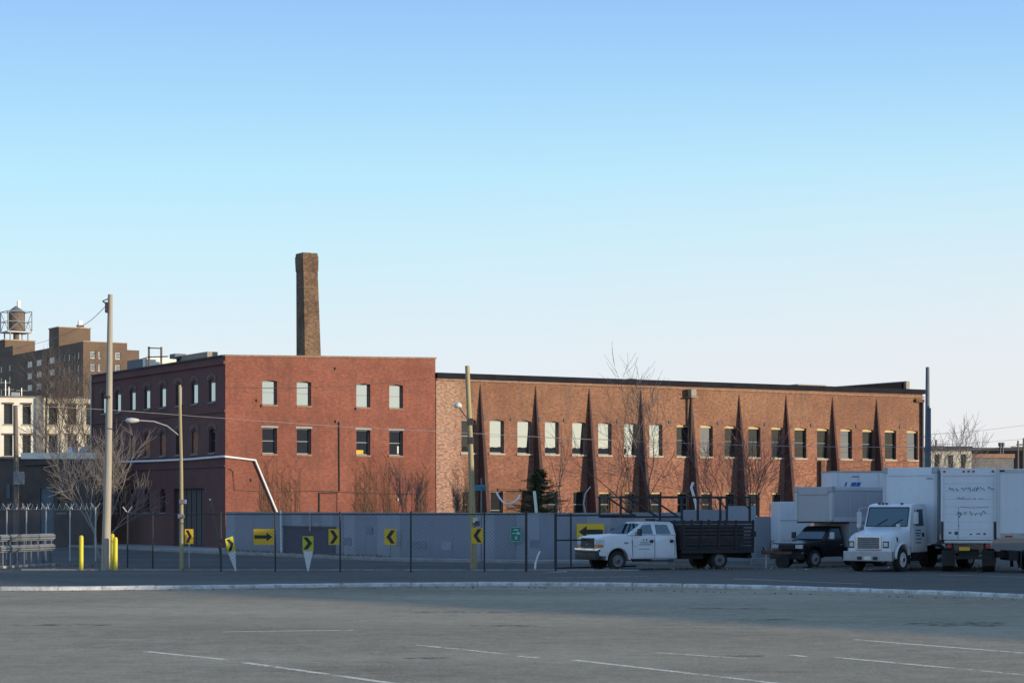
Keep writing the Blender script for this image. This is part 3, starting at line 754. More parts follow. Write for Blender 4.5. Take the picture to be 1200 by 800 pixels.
for i, c in enumerate(upc):
    pn = 'pane_sky' if i <= 7 and i != 0 else ('pane_dark' if i not in (9, 15, 18) else 'pane_dim')
    window_unit(wing, (c, YW, 6.38), 0, WU, 2.28, pn, 'frame_dark' if i > 7 else 'frame_grey', 'stone_sill', 0.06, 0.2, 0.05, rail=True, lintel='cream_lintel' if i > 7 else None)
    if i != 2:
        zb = 1.2 if i == 1 else 2.0
        window_unit(wing, (c, YW, zb), 0, LWd, 3.78 - zb, 'pane_dark', 'frame_grey', 'stone_sill', 0.0, 0.18, 0.05, rail=True, lintel='cream_lintel' if i > 4 else None)
MB().box(dc0 + 0.005, dc1 - 0.005, 0.25, 0.3, 0.0, 3.795).build('doorway', 'rust', wing)
MB().box(onx(583)[0], onx(617)[0], -0.08, -0.003, 3.81, 3.98).build('steel_lintel', 'rust', wing)
# buttresses
bux = [562.8, 627.6, 690.3, 751, 809.5, 866, 921, 975.4, 1027]
def buttress_mesh():
    m = MB(); Hb = 11.05; p = 1.42; wd = 0.15
    poly_z = [(0, 0.0), (0, Hb)]
    # cross sections: front edge recedes with height; slightly uneven
    n = 9; vs = []
    for k in range(n + 1):
        z = Hb * k / n; d = p * (1 - z / Hb) + 0.01; w_ = 0.02 + wd * (1 - z / Hb) ** 0.6
        vs += [(-w_ , 0.02, z), (-w_, -d, z), (w_, -d, z), (w_, 0.02, z)]
    fs = []
    for k in range(n):
        for q in range(3): fs.append((4 * k + q, 4 * k + q + 1, 4 * k + 5 + q, 4 * k + 4 + q))
    fs.append((4 * n, 4 * n + 1, 4 * n + 2, 4 * n + 3)); m.add(vs, fs); return m.mesh('buttress', 'brick_buttress_shade')
bme = buttress_mesh()
for u in bux:
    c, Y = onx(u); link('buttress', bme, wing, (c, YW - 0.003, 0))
for u in (599.5, 662, 723.7, 785, 842, 896.7, 951, 1004, 1055, 633, 692, 568):
    p = locx(u, 491 + (u - 599) * 0.02); MB().cyl((p.x, -0.06, p.z), (p.x, -0.003, p.z), 0.13, 0.13, 8).build('tie_plate', 'iron', wing)
MB().box(onx(959.5)[0], onx(964)[0], -0.3, -0.003, 0.5, 6.2).build('flue_box', 'rust', wing)
# dark roof with overhanging edge, rear and end walls
m = MB(); s0, s1 = WL0 + 0.02, WL1 + 0.15
zA, zB = ztw(0) + .003, ztw(WL1 - WL0) + .003
def slopebox(m, y0, y1, h0, dz):
    m.add([(s0, y0, zA), (s1, y0, zB), (s1, y1, zB + dz), (s0, y1, zA + dz), (s0, y0, zA + h0), (s1, y0, zB + h0), (s1, y1, zB + h0 + dz), (s0, y1, zA + h0 + dz)],
          [(0, 3, 2, 1), (4, 5, 6, 7), (0, 1, 5, 4), (1, 2, 6, 5), (2, 3, 7, 6), (3, 0, 4, 7)])
slopebox(m, -0.16, 24.0, 0.36, 0.0)
m.build('roof', 'roof_edge', wing)
MB().box(WL0 + 0.02, WL1 + 0.1, -0.1, -0.003, 11.2, 11.33).build('gutter_board', 'coping', wing)
m = MB(); m.quad((WL1, 0, 0), (WL1, 24, 0), (WL1, 24, 11.49), (WL1, 0, 11.49)); m.quad((WL0, 24, 0), (WL1, 24, 0), (WL1, 24, 11.49), (WL0, 24, 11.4))
m.build('rear_wall', 'brick_wing', wing)
# roof bulkheads
def wpt(u, c): return onx(u, c)
def roofbox(u0, u1, vt, c, dpt, mat, name, sl=0.0, side=None):
    a, Ya = onx(u0, c); b, Yb = onx(u1, c); z1 = zat(vt, (Ya + Yb) / 2)
    m = MB(); za = z1 - sl; 
    m.add([(a, c, 11.7), (b, c, 11.7), (b, c + dpt, 11.7), (a, c + dpt, 11.7), (a, c, za), (b, c, z1 + sl), (b, c + dpt, z1 + sl), (a, c + dpt, za)],
          [(0, 3, 2, 1), (4, 5, 6, 7), (0, 1, 5, 4), (1, 2, 6, 5), (2, 3, 7, 6), (3, 0, 4, 7)])
    return m.build(name, mat, wing)
roofbox(1002, 1059, 450.3, 2.0, 8, 'roof_black', 'roof_bulkhead', 0.25)
a, Ya = onx(1060, 1.9); MB().box(a, a + 0.35, 1.7, 10, 11.7, zat(446.5, Ya)).build('bulkhead_wall', 'tan_box', wing)
roofbox(935, 968, 450.5, 2.0, 3, 'tan_box', 'roof_hatch'); roofbox(913, 934.5, 450.8, 2.2, 3, 'roof_black', 'roof_hatch')
roofbox(1061, 1082, 457, 1.0, 4, 'roof_black', 'roof_upstand')
roofbox(738, 757, 445.3, 1.5, 1, 'tan_box', 'roof_vent'); roofbox(739, 746, 443.5, 1.4, 0.6, 'tar', 'roof_vent')
# corner downpipe and vent head above the fifth buttress
a, Ya = onx(1079.5); MB().tube([(a, -0.15, 11.1), (a, -0.15, 5), (a - 0.1, -0.15, 0.2)], 0.1, 8).build('downpipe', 'iron', wing)
MB().box(a - 0.7, a + 0.15, -0.22, -0.005, 10.85, 11.1).build('hopper', 'rust', wing)
p = locx(807.5, 461); m = MB(); m.cbox(p.x - 0.24, p.x + 0.24, -0.6, -0.15, p.z - 0.22, p.z + 0.3, 0.08); m.box(p.x - 0.32, p.x + 0.32, -0.7, -0.1, p.z - 0.32, p.z - 0.24)
m.build('vent_head', 'tan_box', wing)
MB().cyl((p.x - 0.02, -0.3, p.z - 0.32), (p.x - 0.02, -0.3, 6.0), 0.09, 0.09, 8).build('vent_pipe', 'iron', wing)

# ------------------------------------------------------------------ hoarding (grey plywood)
H1 = [Vector((-17.05, 124.6, 0)), Vector((-5.05, 106.5, 0)), Vector((0.2, 103.3, 0)), Vector((7.2, 102.8, 0))]
hoard = thing('plywood_hoarding', 'grey plywood hoarding around the foot of the brick factory', 'hoarding')
allp = []
_pm = {}
def hpanel(p, d, wd, ht, mat, dz=0.13):
    key = (round(wd, 2), round(ht, 2), mat)
    if key not in _pm: _pm[key] = MB().cbox(0.0015, wd - 0.0015, -0.02, 0.02, 0, ht, 0.004).mesh('panel', mat)
    o = link('panel', _pm[key], hoard, (p.x, p.y, dz), math.atan2(d.y, d.x))
    return o
hh = [(2.22, 2.22), (2.22, 2.22), (2.25, 2.25)]
for si in range(3):
    a, b = H1[si], H1[si + 1]; L = (b - a).length; n = round(L / 1.22); wd = L / n; d = (b - a).normalized()
    for k in range(n):
        p = a + d * wd * k + Vector((d.y, -d.x, 0)) * rnd.uniform(0, 0.015)
        hpanel(p, d, wd, 2.24 + rnd.choice((0, 0.0, 0.02)), 'hoarding' if rnd.random() < 0.6 else 'hoarding_pale')
    m = MB(); 
    q = Vector((d.y, -d.x, 0)) * 0.05
    m2 = MB().box(0, L, -0.055, -0.028, 2.36, 2.43)
    m2.build('top_rail', 'frame_grey', hoard, loc=(a.x, a.y, 0), rz=math.atan2(d.y, d.x))
# right-hand run, behind the trucks, uneven tops
hoard2 = hoard
a = Vector((7.2, 104.2, 0)); d = Vector((1, 0.02, 0)).normalized()
hts = [2.3, 2.3, 2.3, 2.55, 2.55, 2.55, 2.4, 2.4, 2.2, 2.2, 2.2, 2.2]
us = [(770, 607), (800, 597), (846, 597), (850, 592.5), (885, 605), (914, 605)]
spans = [(740, 800, 600), (800, 849, 597), (849, 886, 592.5), (886, 930, 605)]
for u0, u1, vt in spans:
    Yh = 104; x0 = (u0 - 600) / FP * Yh; x1 = (u1 - 600) / FP * Yh; n = max(1, round((x1 - x0) / 1.22)); wd = (x1 - x0) / n
    for k in range(n):
        hpanel(Vector((x0 + wd * k, Yh + rnd.uniform(0, 0.015), 0)), Vector((1, 0, 0)), wd, zat(vt, Yh) - 0.0, 'hoarding_pale' if vt == 592.5 else 'hoarding', dz=0.0)
r_h = random.Random(12)
for k in range(9):
    q = H1[0].lerp(H1[1], 0.45 + 0.5 * r_h.random()) if k < 5 else H1[1].lerp(H1[2], r_h.random()) if k < 7 else H1[2].lerp(H1[3], r_h.random())
    seg_ = (H1[1] - H1[0]) if k < 5 else ((H1[2] - H1[1]) if k < 7 else (H1[3] - H1[2])); a_ = math.atan2(seg_.y, seg_.x)
    w_, h_ = r_h.uniform(0.3, 1.0), r_h.uniform(0.2, 0.5); z_ = r_h.uniform(0.5, 1.7)
    MB().box(-w_ / 2, w_ / 2, -0.036, -0.0305, z_, z_ + h_).build('painted_over_patch', 'hoarding_pale' if k % 2 else 'hoarding_dull', hoard, loc=q + Vector((seg_.y, -seg_.x, 0)).normalized() * 0.012, rz=a_)
MB().cbox(7.0, 7.4, 102.7, 104.1, 0, 2.4, 0.02).build('corner_panel', 'hoarding', hoard)
# darker painted rectangle
def onseg(u, a, b):
    k = (u - 600) / FP; d = b - a; t = (k * a.y - a.x) / (d.x - k * d.y); return a + d * t
pa = onseg(333, H1[0], H1[1]); pb = onseg(394, H1[0], H1[1]); dd = (pb - pa); Lp = dd.length; az = math.atan2(dd.y, dd.x)
MB().cbox(0, Lp, -0.05, -0.024, zat(650, pa.y), zat(616.5, pa.y), 0.004).build('painted_patch', 'hoarding_patch', hoard, loc=pa, rz=az, label='darker rectangular plywood patch on the hoarding')
MB().box(0, Lp, -0.085, -0.052, zat(617.5, pa.y), zat(615.5, pa.y)).build('patch_batten', 'frame_dark', hoard, loc=pa, rz=az)

# ------------------------------------------------------------------ signs
def arrow_poly(kind, s=1):
    if kind == 'arrow':   # points to -x
        return [(-0.40, 0), (-0.13, 0.2), (-0.13, 0.08), (0.42, 0.08), (0.42, -0.08), (-0.13, -0.08), (-0.13, -0.2)]
    return [(-0.17, 0), (0.02, 0.27), (0.19, 0.27), (0.01, 0), (0.19, -0.27), (0.02, -0.27)]   # chevron, points -x
def mark_mesh(pts, kind, y=-0.016):
    m = MB(); P = [(x, y, z) for x, z in pts]
    if kind == 'arrow': m.add(P, [(0, 1, 6), (2, 3, 4, 5)])
    else: m.add(P, [(0, 1, 2, 3), (0, 3, 4, 5)])
    return m
def sign(name, label, cat, c, az, wd, ht, kind, flip=False, colour='sign_yellow', group=None, post=None):
    t = thing(name, label, cat, c, az, group)
    MB().cbox(-wd / 2, wd / 2, -0.012, 0.012, -ht / 2, ht / 2, 0.008).build('sign_face', colour, t)
    # thin black border line
    if kind:
        pts = arrow_poly(kind); k = (wd / 0.92) if kind == 'arrow' else (ht / 0.64); kx = k if kind == 'arrow' else wd / 0.50 
        if flip: pts = [(-x, z) for x, z in pts]
        pts = [(x * kx, z * k) for x, z in pts]
        mark_mesh(pts, kind).build('arrow_mark' if kind == 'arrow' else 'chevron_mark', 'sign_black', t)
    return t
def pxsign(u0, u1, v0, v1, Y, **kw):
    c = at((u0 + u1) / 2, (v0 + v1) / 2, Y); return c, (u1 - u0) / FP * Y, (v1 - v0) / FP * Y
hp = onseg(309, H1[0], H1[1]); c, wd, ht = pxsign(297, 321, 619.5, 638, hp.y - 0.15)
azh = math.atan2((H1[1] - H1[0]).y, (H1[1] - H1[0]).x)
c, wd, ht = pxsign(297, 321, 619.5, 638, 89.2)
sign('arrow_sign', 'small yellow sign with black arrow pointing right in front of grey hoarding', 'sign', c, 0, wd, ht, 'arrow', True)
c, wd, ht = pxsign(676, 708, 613.5, 632, 102.6)
sign('arrow_sign', 'large yellow sign with black arrow pointing left above the white truck hood', 'sign', c, 0, wd, ht, 'arrow')
FZ = 89.4
for (u0, u1, v0, v1, fl, lab, Y) in [(385, 398, 619.5, 638, True, 'yellow chevron sign pointing right on fence post over the dark patch', FZ - .08), (450.5, 464.5, 619.5, 638, False, 'yellow chevron sign pointing left on plain stretch of hoarding', 107.2),
                                   (552.5, 566, 618, 636.5, False, 'yellow chevron sign pointing left fixed to the timber lamp pole', FZ - 0.5), (216.5, 226.5, 619.5, 637, True, 'yellow chevron sign pointing right beside the yellow timber pole at left', FZ + 0.6)]:
    c, wd, ht = pxsign(u0, u1, v0, v1, Y)
    t = sign('chevron_sign', lab, 'sign', c, 0, wd, ht, 'chev', fl)
    MB().box(-0.02, 0.02, 0.014, 0.05, -ht / 2, ht / 2 + 0.0).build('bracket', 'galv', t)
    if u0 == 216.5: MB().box(-0.025, 0.025, 0.014, 0.06, -c.z + 0.0, -ht / 2).build('post', 'galv', t)
    if u0 == 450.5: MB().box(-0.025, 0.025, 0.014, 0.05, -c.z + 0.13, -ht / 2).build('post', 'steel_grey', t)
c, wd, ht = pxsign(598, 611, 616.5, 635, 103.0)
t = sign('bike_route_sign', 'small green sign with white border on the grey hoarding', 'sign', c + Vector((0, -0.1, 0)), 0, wd, ht, None, colour='sign_green')
m = MB()
for (x0, x1, z0, z1) in [(-.46, .46, .44, .46), (-.46, .46, -.46, -.44), (-.46, -.44, -.46, .46), (.44, .46, -.46, .46), (-.2, .22, .26, .31), (-.32, .06, .05, .09), (.1, .34, .0, .1), (.12, .3, .12, .16), (-.06, .1, -.3, -.12), (-.1, .14, -.2, -.15)]:
    m.box(x0 * wd, x1 * wd, -0.016, -0.0125, z0 * ht, z1 * ht)
m.build('sign_lettering', 'sign_white', t)
# delineators with white taper
def delineator(label, c, az, tilt):
    t = thing('chevron_delineator', label, 'sign', c, az, 'chevron delineators on white tapering stems')
    t.rotation_euler = (0, tilt, az)
    m = MB(); z1 = 0.86
    m.add([(-0.025, 0, 0), (0.025, 0, 0), (0.21, 0, z1), (-0.21, 0, z1), (-0.025, 0.02, 0), (0.025, 0.02, 0), (0.21, 0.02, z1), (-0.21, 0.02, z1)], [(0, 1, 2, 3), (7, 6, 5, 4), (0, 4, 5, 1), (1, 5, 6, 2), (2, 6, 7, 3), (3, 7, 4, 0)])
    m.build('tapered_stem', 'sign_white', t)
    MB().cbox(-0.23, 0.23, -0.012, 0.012, z1 + 0.01, z1 + 0.62, 0.01).build('sign_face', 'sign_lime', t)
    pts = [(-x * 1.05, z * 0.95 + z1 + 0.32) for x, z in arrow_poly('chev')]
    mark_mesh(pts, 'chev').build('chevron_mark', 'sign_black', t)
delineator('chevron delineator standing upright on a white tapering stem in front of dark patch', ground(361, 669) + Vector((0, 0, 0)), 0, 0.0)
delineator('bent chevron delineator leaning left at the left end of the hoarding', ground(276.5, 669), 0.9, -0.28)

# ------------------------------------------------------------------ chain link fences
def chain_fence(name, label, pts, ht, post_mat, posts=None, thick=(), rail=True, barbs=False, mat='black_metal', sp=0.16):
    t = thing(name, label, 'fence')
    rail_m = MB(); mesh_m = MB()
    for i, p in enumerate(pts):
        r = 0.055 if i in thick else 0.036
        MB().cyl((0, 0, 0), (0, 0, ht), r, r, 8).lathe([(r * 1.2, ht), (r * 1.3, ht + 0.03), (r * 0.5, ht + 0.08)], n=8).build('fence_post', post_mat, t, loc=p)
    for a, b in zip(pts[:-1], pts[1:]):
        if rail: MB().cyl(a + Vector((0, 0, ht - 0.05)), b + Vector((0, 0, ht - 0.05)), 0.026, n=6).build('top_rail', mat, t)
        L = (b - a).length; d = (b - a) / L; k = sp
        while_h = ht - 0.1
        for sgn in (1, -1):
            s = -while_h
            while s < L:
                s0, z0, s1, z1 = s, 0.06, s + while_h, while_h
                if s0 < 0: z0 += -s0; s0 = 0
                if s1 > L: z1 -= (s1 - L); s1 = L
                if z1 > z0:
                    q0, q1 = (s0, s1) if sgn == 1 else (L - s0, L - s1)
                    mesh_m.cyl(a + d * q0 + Vector((0, 0, z0)), a + d * q1 + Vector((0, 0, z1)), 0.0032, n=3, caps=False)
                s += k
    stuff(mesh_m.build('chain_mesh', mat, t))
    return t
def fpt(u, v=669): return ground(u, v)
us = [(149.4, 665), (179, 667), (213.6, 668.2), (258.8, 669.3), (322.6, 669.5), (398.6, 670), (481.4, 670.5), (567.6, 669.8), (616.6, 669.5)]
blk = chain_fence('chain_link_fence', 'black chain link fence running along the street edge', [fpt(u, v) for u, v in us], 2.45, 'black_metal', thick=(8,))
# white capped short post and arms at the left of the black fence
a = fpt(149.4, 665)
m = MB(); m.tube([a + Vector((0, 0, 2.45)), a + Vector((-0.2, -0.05, 2.72))], 0.03, 5); m.tube([a + Vector((0, 0, 2.45)), a + Vector((0.2, -0.05, 2.72))], 0.03, 5)
m.build('barb_arm', 'galv', blk)
g = thing('chain_link_gate', 'narrow black metal gate between fence and white truck', 'gate')
gp = [fpt(651, 668.5), fpt(669, 668), fpt(745, 666)]
for i, p in enumerate(gp[:2]): MB().cyl((0, 0, 0), (0, 0, 2.45), 0.06 if i == 0 else 0.04, n=8).build('gate_post', 'black_metal', g, loc=p)
for z in (0.12, 1.3, 2.35):
    MB().cyl(gp[0] + Vector((0, 0, z)), gp[1] + Vector((0, 0, z)), 0.035, n=6).build('gate_rail', 'black_metal', g)
    MB().cyl(gp[1] + Vector((0, 0, z)), gp[2] + Vector((0, 0, z)), 0.035, n=6).build('gate_rail', 'black_metal', g)
# left pale fence with razor wire
us = [(-30, 655), (8, 655.5), (31, 656), (54, 656.5), (82, 657), (112, 657.5)]
lp = [ground(u, v) for u, v in us]
lf = chain_fence('razor_wire_fence', 'pale chain link fence topped with coiled razor wire at far left', lp, 2.62, 'galv', mat='steel_grey')
for a, b in zip(lp[:-1], lp[1:]):
    pts = []; L = (b - a).length; n = int(L / 0.33)
    for k in range(n * 8):
        ph = 2 * PI * k / 8; q = a + (b - a) * (k / (n * 8)); rr = 0.17 + 0.03 * math.sin(k * 1.7)
        pts.append(q + Vector((0, math.cos(ph) * rr, 2.72 + math.sin(ph) * rr)))
    MB().tube(pts, 0.011, 3).build('razor_coil', 'galv', lf)
for p in lp: MB().tube([p + Vector((0, 0, 2.6)), p + Vector((-0.22, 0, 2.9))], 0.022, 4).tube([p + Vector((0, 0, 2.6)), p + Vector((0.22, 0, 2.9))], 0.022, 4).build('barb_arm', 'galv', lf)

# ------------------------------------------------------------------ guard rail at left
gr = thing('guard_rail', 'blue grey double metal guard rail on short posts at far left', 'guard rail')
A = ground(-40, 668); B = ground(61, 662.5); L = (B - A).length; d = (B - A) / L; az = math.atan2(d.y, d.x)
for zc_ in (1.34, 0.86):
    m = MB(); prof = []
    zz = [-.15, -.12, -.075, -.03, 0, .03, .075, .12, .15]; yy = [0, -.0, -.08, -.08, -0.0, -.08, -.08, 0, 0]
    vs = []
    for x in (0, L):
        for y, z in zip(yy, zz): vs.append((x, y - 0.1, z + zc_))
    n = len(zz); m.add(vs, [(i, i + 1, n + i + 1, n + i) for i in range(n - 1)])
    m.build('w_beam', 'steel_grey', gr, loc=A, rz=az)
for k in range(9):
    x = L - 0.1 - k * 0.62
    MB().box(x - 0.05, x + 0.05, -0.03, 0.10, 0.0, 1.42).build('post', 'steel_dull2', gr, loc=A, rz=az)
    MB().cbox(x - 0.17, x + 0.17, -0.15, 0.15, 0.0, 0.12, 0.03).build('post_foot', 'concrete', gr, loc=A, rz=az)

# ------------------------------------------------------------------ poles
def pole(name, label, ub, vb, ut, vt, rb, rt, mat, cat='utility pole', Y=None):
    b = ground(ub, vb) if Y is None else Vector(((ub - 600) / FP * Y, Y, 0))
    tp = at(ut, vt, b.y); t = thing(name, label, cat, b, 0, 'timber poles standing along the street')
    pts = []; rs = []
    for k in range(9):
        f = k / 8; q = (tp - b) * f; q += Vector((math.sin(f * 3.1) * 0.03, 0, 0)) * math.sin(PI * f); pts.append(q); rs.append(rb + (rt - rb) * f)
    MB().tube(pts, rs, 14).build('shaft', mat, t, smooth=True)
    t['h'] = tp.z; return t, b, tp
t128, b128, p128 = pole('utility_pole', 'thick pale timber pole between yellow bollards at left', 123.8, 668, 129.3, 345, 0.195, 0.105, 'pole_pale')
m = MB(); z_ = zat(357, b128.y) 
dx = p128.x - b128.x
m.cyl((dx - 0.1, 0, z_), (dx - 0.32, -0.1, z_ + 0.15), 0.03, n=6); m.cyl((dx - 0.1, 0, z_ + 0.25), (dx - 0.3, -0.1, z_ + 0.15), 0.025, n=6); m.cbox(dx - 0.2, dx - 0.1, -0.2, 0.05, z_ - 0.35, z_ + 0.1, 0.03)
m.build('wire_bracket', 'iron', t128)
MB().lathe([(0.17, 0), (0.175, 0.02), (0.175, 0.1), (0.17, 0.12)], c=(0.1, 0, zat(467, b128.y)), n=14).build('pole_band', 'iron', t128)
t211, b211, p211 = pole('utility_pole', 'slim yellow timber pole carrying a street lamp arm in front of dark facade', 212.8, 668.3, 210.6, 451, 0.09, 0.06, 'pole_yellow')
# lamp arm
q0 = at(209, 509.5, b211.y) - b211; q1 = at(196, 499, b211.y - 0.2) - b211; q2 = at(180, 493.5, b211.y - 0.6) - b211; q3 = at(163, 492.5, b211.y - 0.9) - b211
MB().tube([q0 + Vector((0.07, 0, 0)), q0, q1, q2, q3], 0.03, 6).build('lamp_arm', 'galv', t211)
m = MB(); c0 = q3; n = 12; secs = [(0, 0.05), (-0.1, 0.085), (-0.3, 0.12), (-0.5, 0.10), (-0.58, 0.03)]
vs = []
for x, r in secs:
    for k in range(n): a = 2 * PI * k / n; vs.append((c0.x + x, c0.y + math.cos(a) * r * 1.2, c0.z + math.sin(a) * r))
m.add(vs, [(i * n + k, i * n + (k + 1) % n, (i + 1) * n + (k + 1) % n, (i + 1) * n + k) for i in range(len(secs) - 1) for k in range(n)] + [tuple(range(n)), tuple(range(4 * n, 5 * n))])
m.build('lamp_head', 'dirt_white', t211, smooth=True)
for v0 in (587, 604): MB().cbox(-0.14 if v0 == 604 else -0.08, 0.12 if v0 == 604 else 0.2, -0.16, 0.1, zat(v0 + 3, b211.y), zat(v0 - 2, b211.y), 0.02).build('pole_fitting', 'steel_grey', t211)
t550, b550, p550 = pole('utility_pole', 'timber lamp pole in front of the brick wing with teal street sign', 555.3, 666, 547.6, 428.5, 0.15, 0.10, 'pole_yellow')
zl = zat(476, b550.y); xl = (537 - 600) / FP * b550.y - b550.x
m = MB().tube([(-0.18, -0.05, zat(499, b550.y)), (-0.3, -0.15, zat(490, b550.y)), (xl, -0.6, zl + 0.0)], 0.028, 6); m.build('lamp_arm', 'iron', t550)
MB().lathe([(0.03, 0.16), (0.12, 0.12), (0.19, 0.0), (0.17, -0.07), (0.05, -0.1)], c=(xl, -0.7, zl), n=14).build('lamp_head', 'dirt_white', t550, smooth=True)
for v0, w_ in ((494, 0.2), (516, 0.12)): MB().cbox(-0.3, -0.02, -0.14, 0.14, zat(v0 + 4, b550.y), zat(v0 - 4, b550.y), 0.03).build('pole_fitting', 'iron', t550)
for k, v0 in enumerate((608, 612)): MB().cbox(-0.05 + k * 0.1, 0.17 + k * 0.1, -0.19, -0.16, zat(v0 + 4, b550.y), zat(v0 - 2, b550.y), 0.01).build('notice', 'hoarding_patch' if k else 'dirt_white', t550)
t1087 = thing('utility_pole', 'tall dark grey pole at the right corner of the brick wing', 'utility pole', (0, 0, 0), 0, 'timber poles standing along the street')
Yp = 108; b = Vector(((1087 - 600) / FP * Yp, Yp, 0)); t1087.location = b
MB().tube([(-0.04, 0, 0), (-0.02, 0, 4), (0.0, 0, zat(430, Yp))], [0.15, 0.13, 0.10], 12).build('shaft', 'steel_dull', t1087, smooth=True) if False else None
plain('steel_dull', (0.12, 0.135, 0.16), 0.75)
MB().tube([(-0.04, 0, 0), (-0.02, 0, 4), (0.0, 0, zat(430, Yp))], [0.16, 0.14, 0.095], 12).build('shaft', 'steel_dull', t1087, smooth=True)
MB().tube([(0.08, -0.08, 0), (0.08, -0.08, zat(478, Yp))], 0.08, 8).build('cable_guard', 'steel_dull', t1087)
t18, b18, p18 = pole('utility_pole', 'dark timber pole at far left in front of cream building', 19, 655, 18, 475, 0.16, 0.12, 'pole_dark', Y=112)
MB().cbox(-0.1, 0.5, -0.3, -0.17, 3.9, 4.6, 0.05).build('pole_fitting', 'steel_grey', t18)
t54, b54, p54 = pole('utility_pole', 'thin weathered pole rising against the far brown apartments', 50.5, 0, 55, 449, 0.13, 0.09, 'pole_dark', Y=185)
# street name sign on thin pole
ss_ = thing('street_name_sign', 'teal street name blades on thin pole behind the hoarding', 'sign', Vector(((564 - 600) / FP * 101.5, 101.5, 0)))
MB().cyl((0, 0, 0), (0, 0, zat(560, 101.5)), 0.035, n=8).build('post', 'steel_grey', ss_)
for (u0, u1, v0, v1, ry) in [(549.5, 569.5, 569, 574.5, 0.15), (553, 571, 568, 573, -0.9)]:
    x0 = (u0 - 564) / FP * 101.5; x1 = (u1 - 564) / FP * 101.5
    MB().cbox(x0, x1, -0.012, 0.012, zat(v1, 101.5), zat(v0, 101.5), 0.006).build('name_blade', 'sign_teal', ss_, rz=ry)

# ------------------------------------------------------------------ cables
def cable(name, label, pts, r, mat='cable'):
    P = crv(pts, 8); return tag(MB().tube(P, r, 4).build(name, mat), label, 'cable')
cable('overhead_cable', 'long pale overhead cable crossing in front of the brick factory', [at(18, 475, 112), at(111, 479, 112), at(264, 490, 112), at(400, 499.5, 112), at(509, 505, 111.5), at(700, 515, 111), at(900, 522, 110), at(1085, 524, 108)], 0.016, 'cable_pale')
cable('service_wire', 'wire sagging from the thick pale pole toward the far apartments', [at(123.5, 359, 89), at(101, 379, 105), at(70, 394, 130), at(40, 403, 160), at(-40, 421, 200)], 0.014)
for i, (a, b) in enumerate([((1085, 509), (1205, 497.5)), ((1085, 521), (1205, 513.5)), ((1085, 528), (1205, 521))]):
    cable('overhead_wire', ['topmost', 'middle', 'lowest'][i] + ' thin wire leaving the dark grey pole to the right', [at(a[0], a[1], 108), at((a[0] + b[0]) / 2, (a[1] + b[1]) / 2 + 1.5, 140), at(b[0], b[1], 180)], 0.014)

# ------------------------------------------------------------------ bollards and small posts
def bollard(u, v, vt, label):
    b = ground(u, v); h = zat(vt, b.y); t = thing('bollard', label, 'bollard', b, 0, 'yellow bollards round the pale pole')
    MB().lathe([(0.095, 0), (0.095, h - 0.09), (0.085, h - 0.04), (0.05, h)], n=16).build('bollard_pipe', 'bollard_yellow', t, smooth=True)
    MB().lathe([(0.13, 0), (0.13, 0.015), (0.1, 0.02)], n=14).build('base_collar', 'concrete_dark', t)
bollard(95.2, 668, 627, 'yellow bollard standing alone to the left of the pale pole')
bollard(131.5, 666.5, 625, 'yellow bollard closest behind the right side of the pale pole')
bollard(135.3, 668.3, 629, 'yellow bollard furthest to the right of the pale pole')
def rod(name, label, a, b, r, mat, cat='post', n=7): return tag(MB().tube([a, (a + b) / 2, b], r, n).build(name, mat), label, cat)
Yh = onseg(329, H1[0], H1[1]).y - 0.5
rod('white_post', 'thin white post standing against the hoarding by the dark patch', at(330, 651, Yh), at(329, 597.5, Yh), 0.055, 'pipe_white')
Yh2 = onseg(363, H1[0], H1[1]).y + 0.3
rod('short_white_post', 'short white post poking above the dark patch of the hoarding', at(363.5, 622, Yh2 - 0.5), at(363.3, 594, Yh2 - 0.5), 0.03, 'dirt_white')
rod('leaning_stake', 'pale slender stake leaning in front of the shaded facade', ground(259, 652), at(246, 585, 100), 0.05, 'pole_pale')
tag(MB().tube([ground(627, 668), at(627.5, 660, 89.3), at(630, 652, 89.3), at(633, 645.5, 89.3)], 0.045, 7).build('bent_pipe', 'pipe_white'), 'short bent white pipe standing beside the narrow gate', 'pipe')
tag(MB().tube([at(817.5, 606, 106), at(815.5, 590, 106), at(811.5, 576, 106), at(810, 571, 106), at(812.5, 565, 106)], 0.07, 8).build('vent_pipe', 'pipe_white'), 'crooked white vent pipe above the stake truck', 'pipe')
tag(MB().tube([at(629, 606, 104.5), at(627.5, 588, 104.5), at(626, 575, 104.5)], 0.075, 8).build('cream_post', 'cream_wall'), 'cream post in front of the evergreen tree', 'post')
tag(MB().tube(crv([at(582, 577, 118), at(586, 584, 117), at(592, 589.5, 116.5), at(599, 590, 116.5), at(606, 585, 117), at(609, 580, 118)], 5), 0.05, 6).build('sagging_hose', 'pipe_white'), 'white hose sagging across the dark doorway', 'hose')
tag(MB().tube([at(687, 606, 106), at(684, 590, 106), at(686, 578, 106), at(692, 570, 106)], 0.035, 6).build('curved_conduit', 'galv'), 'thin curved grey conduit rising behind hoarding left of the truck', 'pipe')
rod('railing_bar', 'long white kerb bar lying in front of the gate', at(612, 674, 84.6), at(664, 670.5, 87.6), 0.06, 'dirt_white', 'bar')
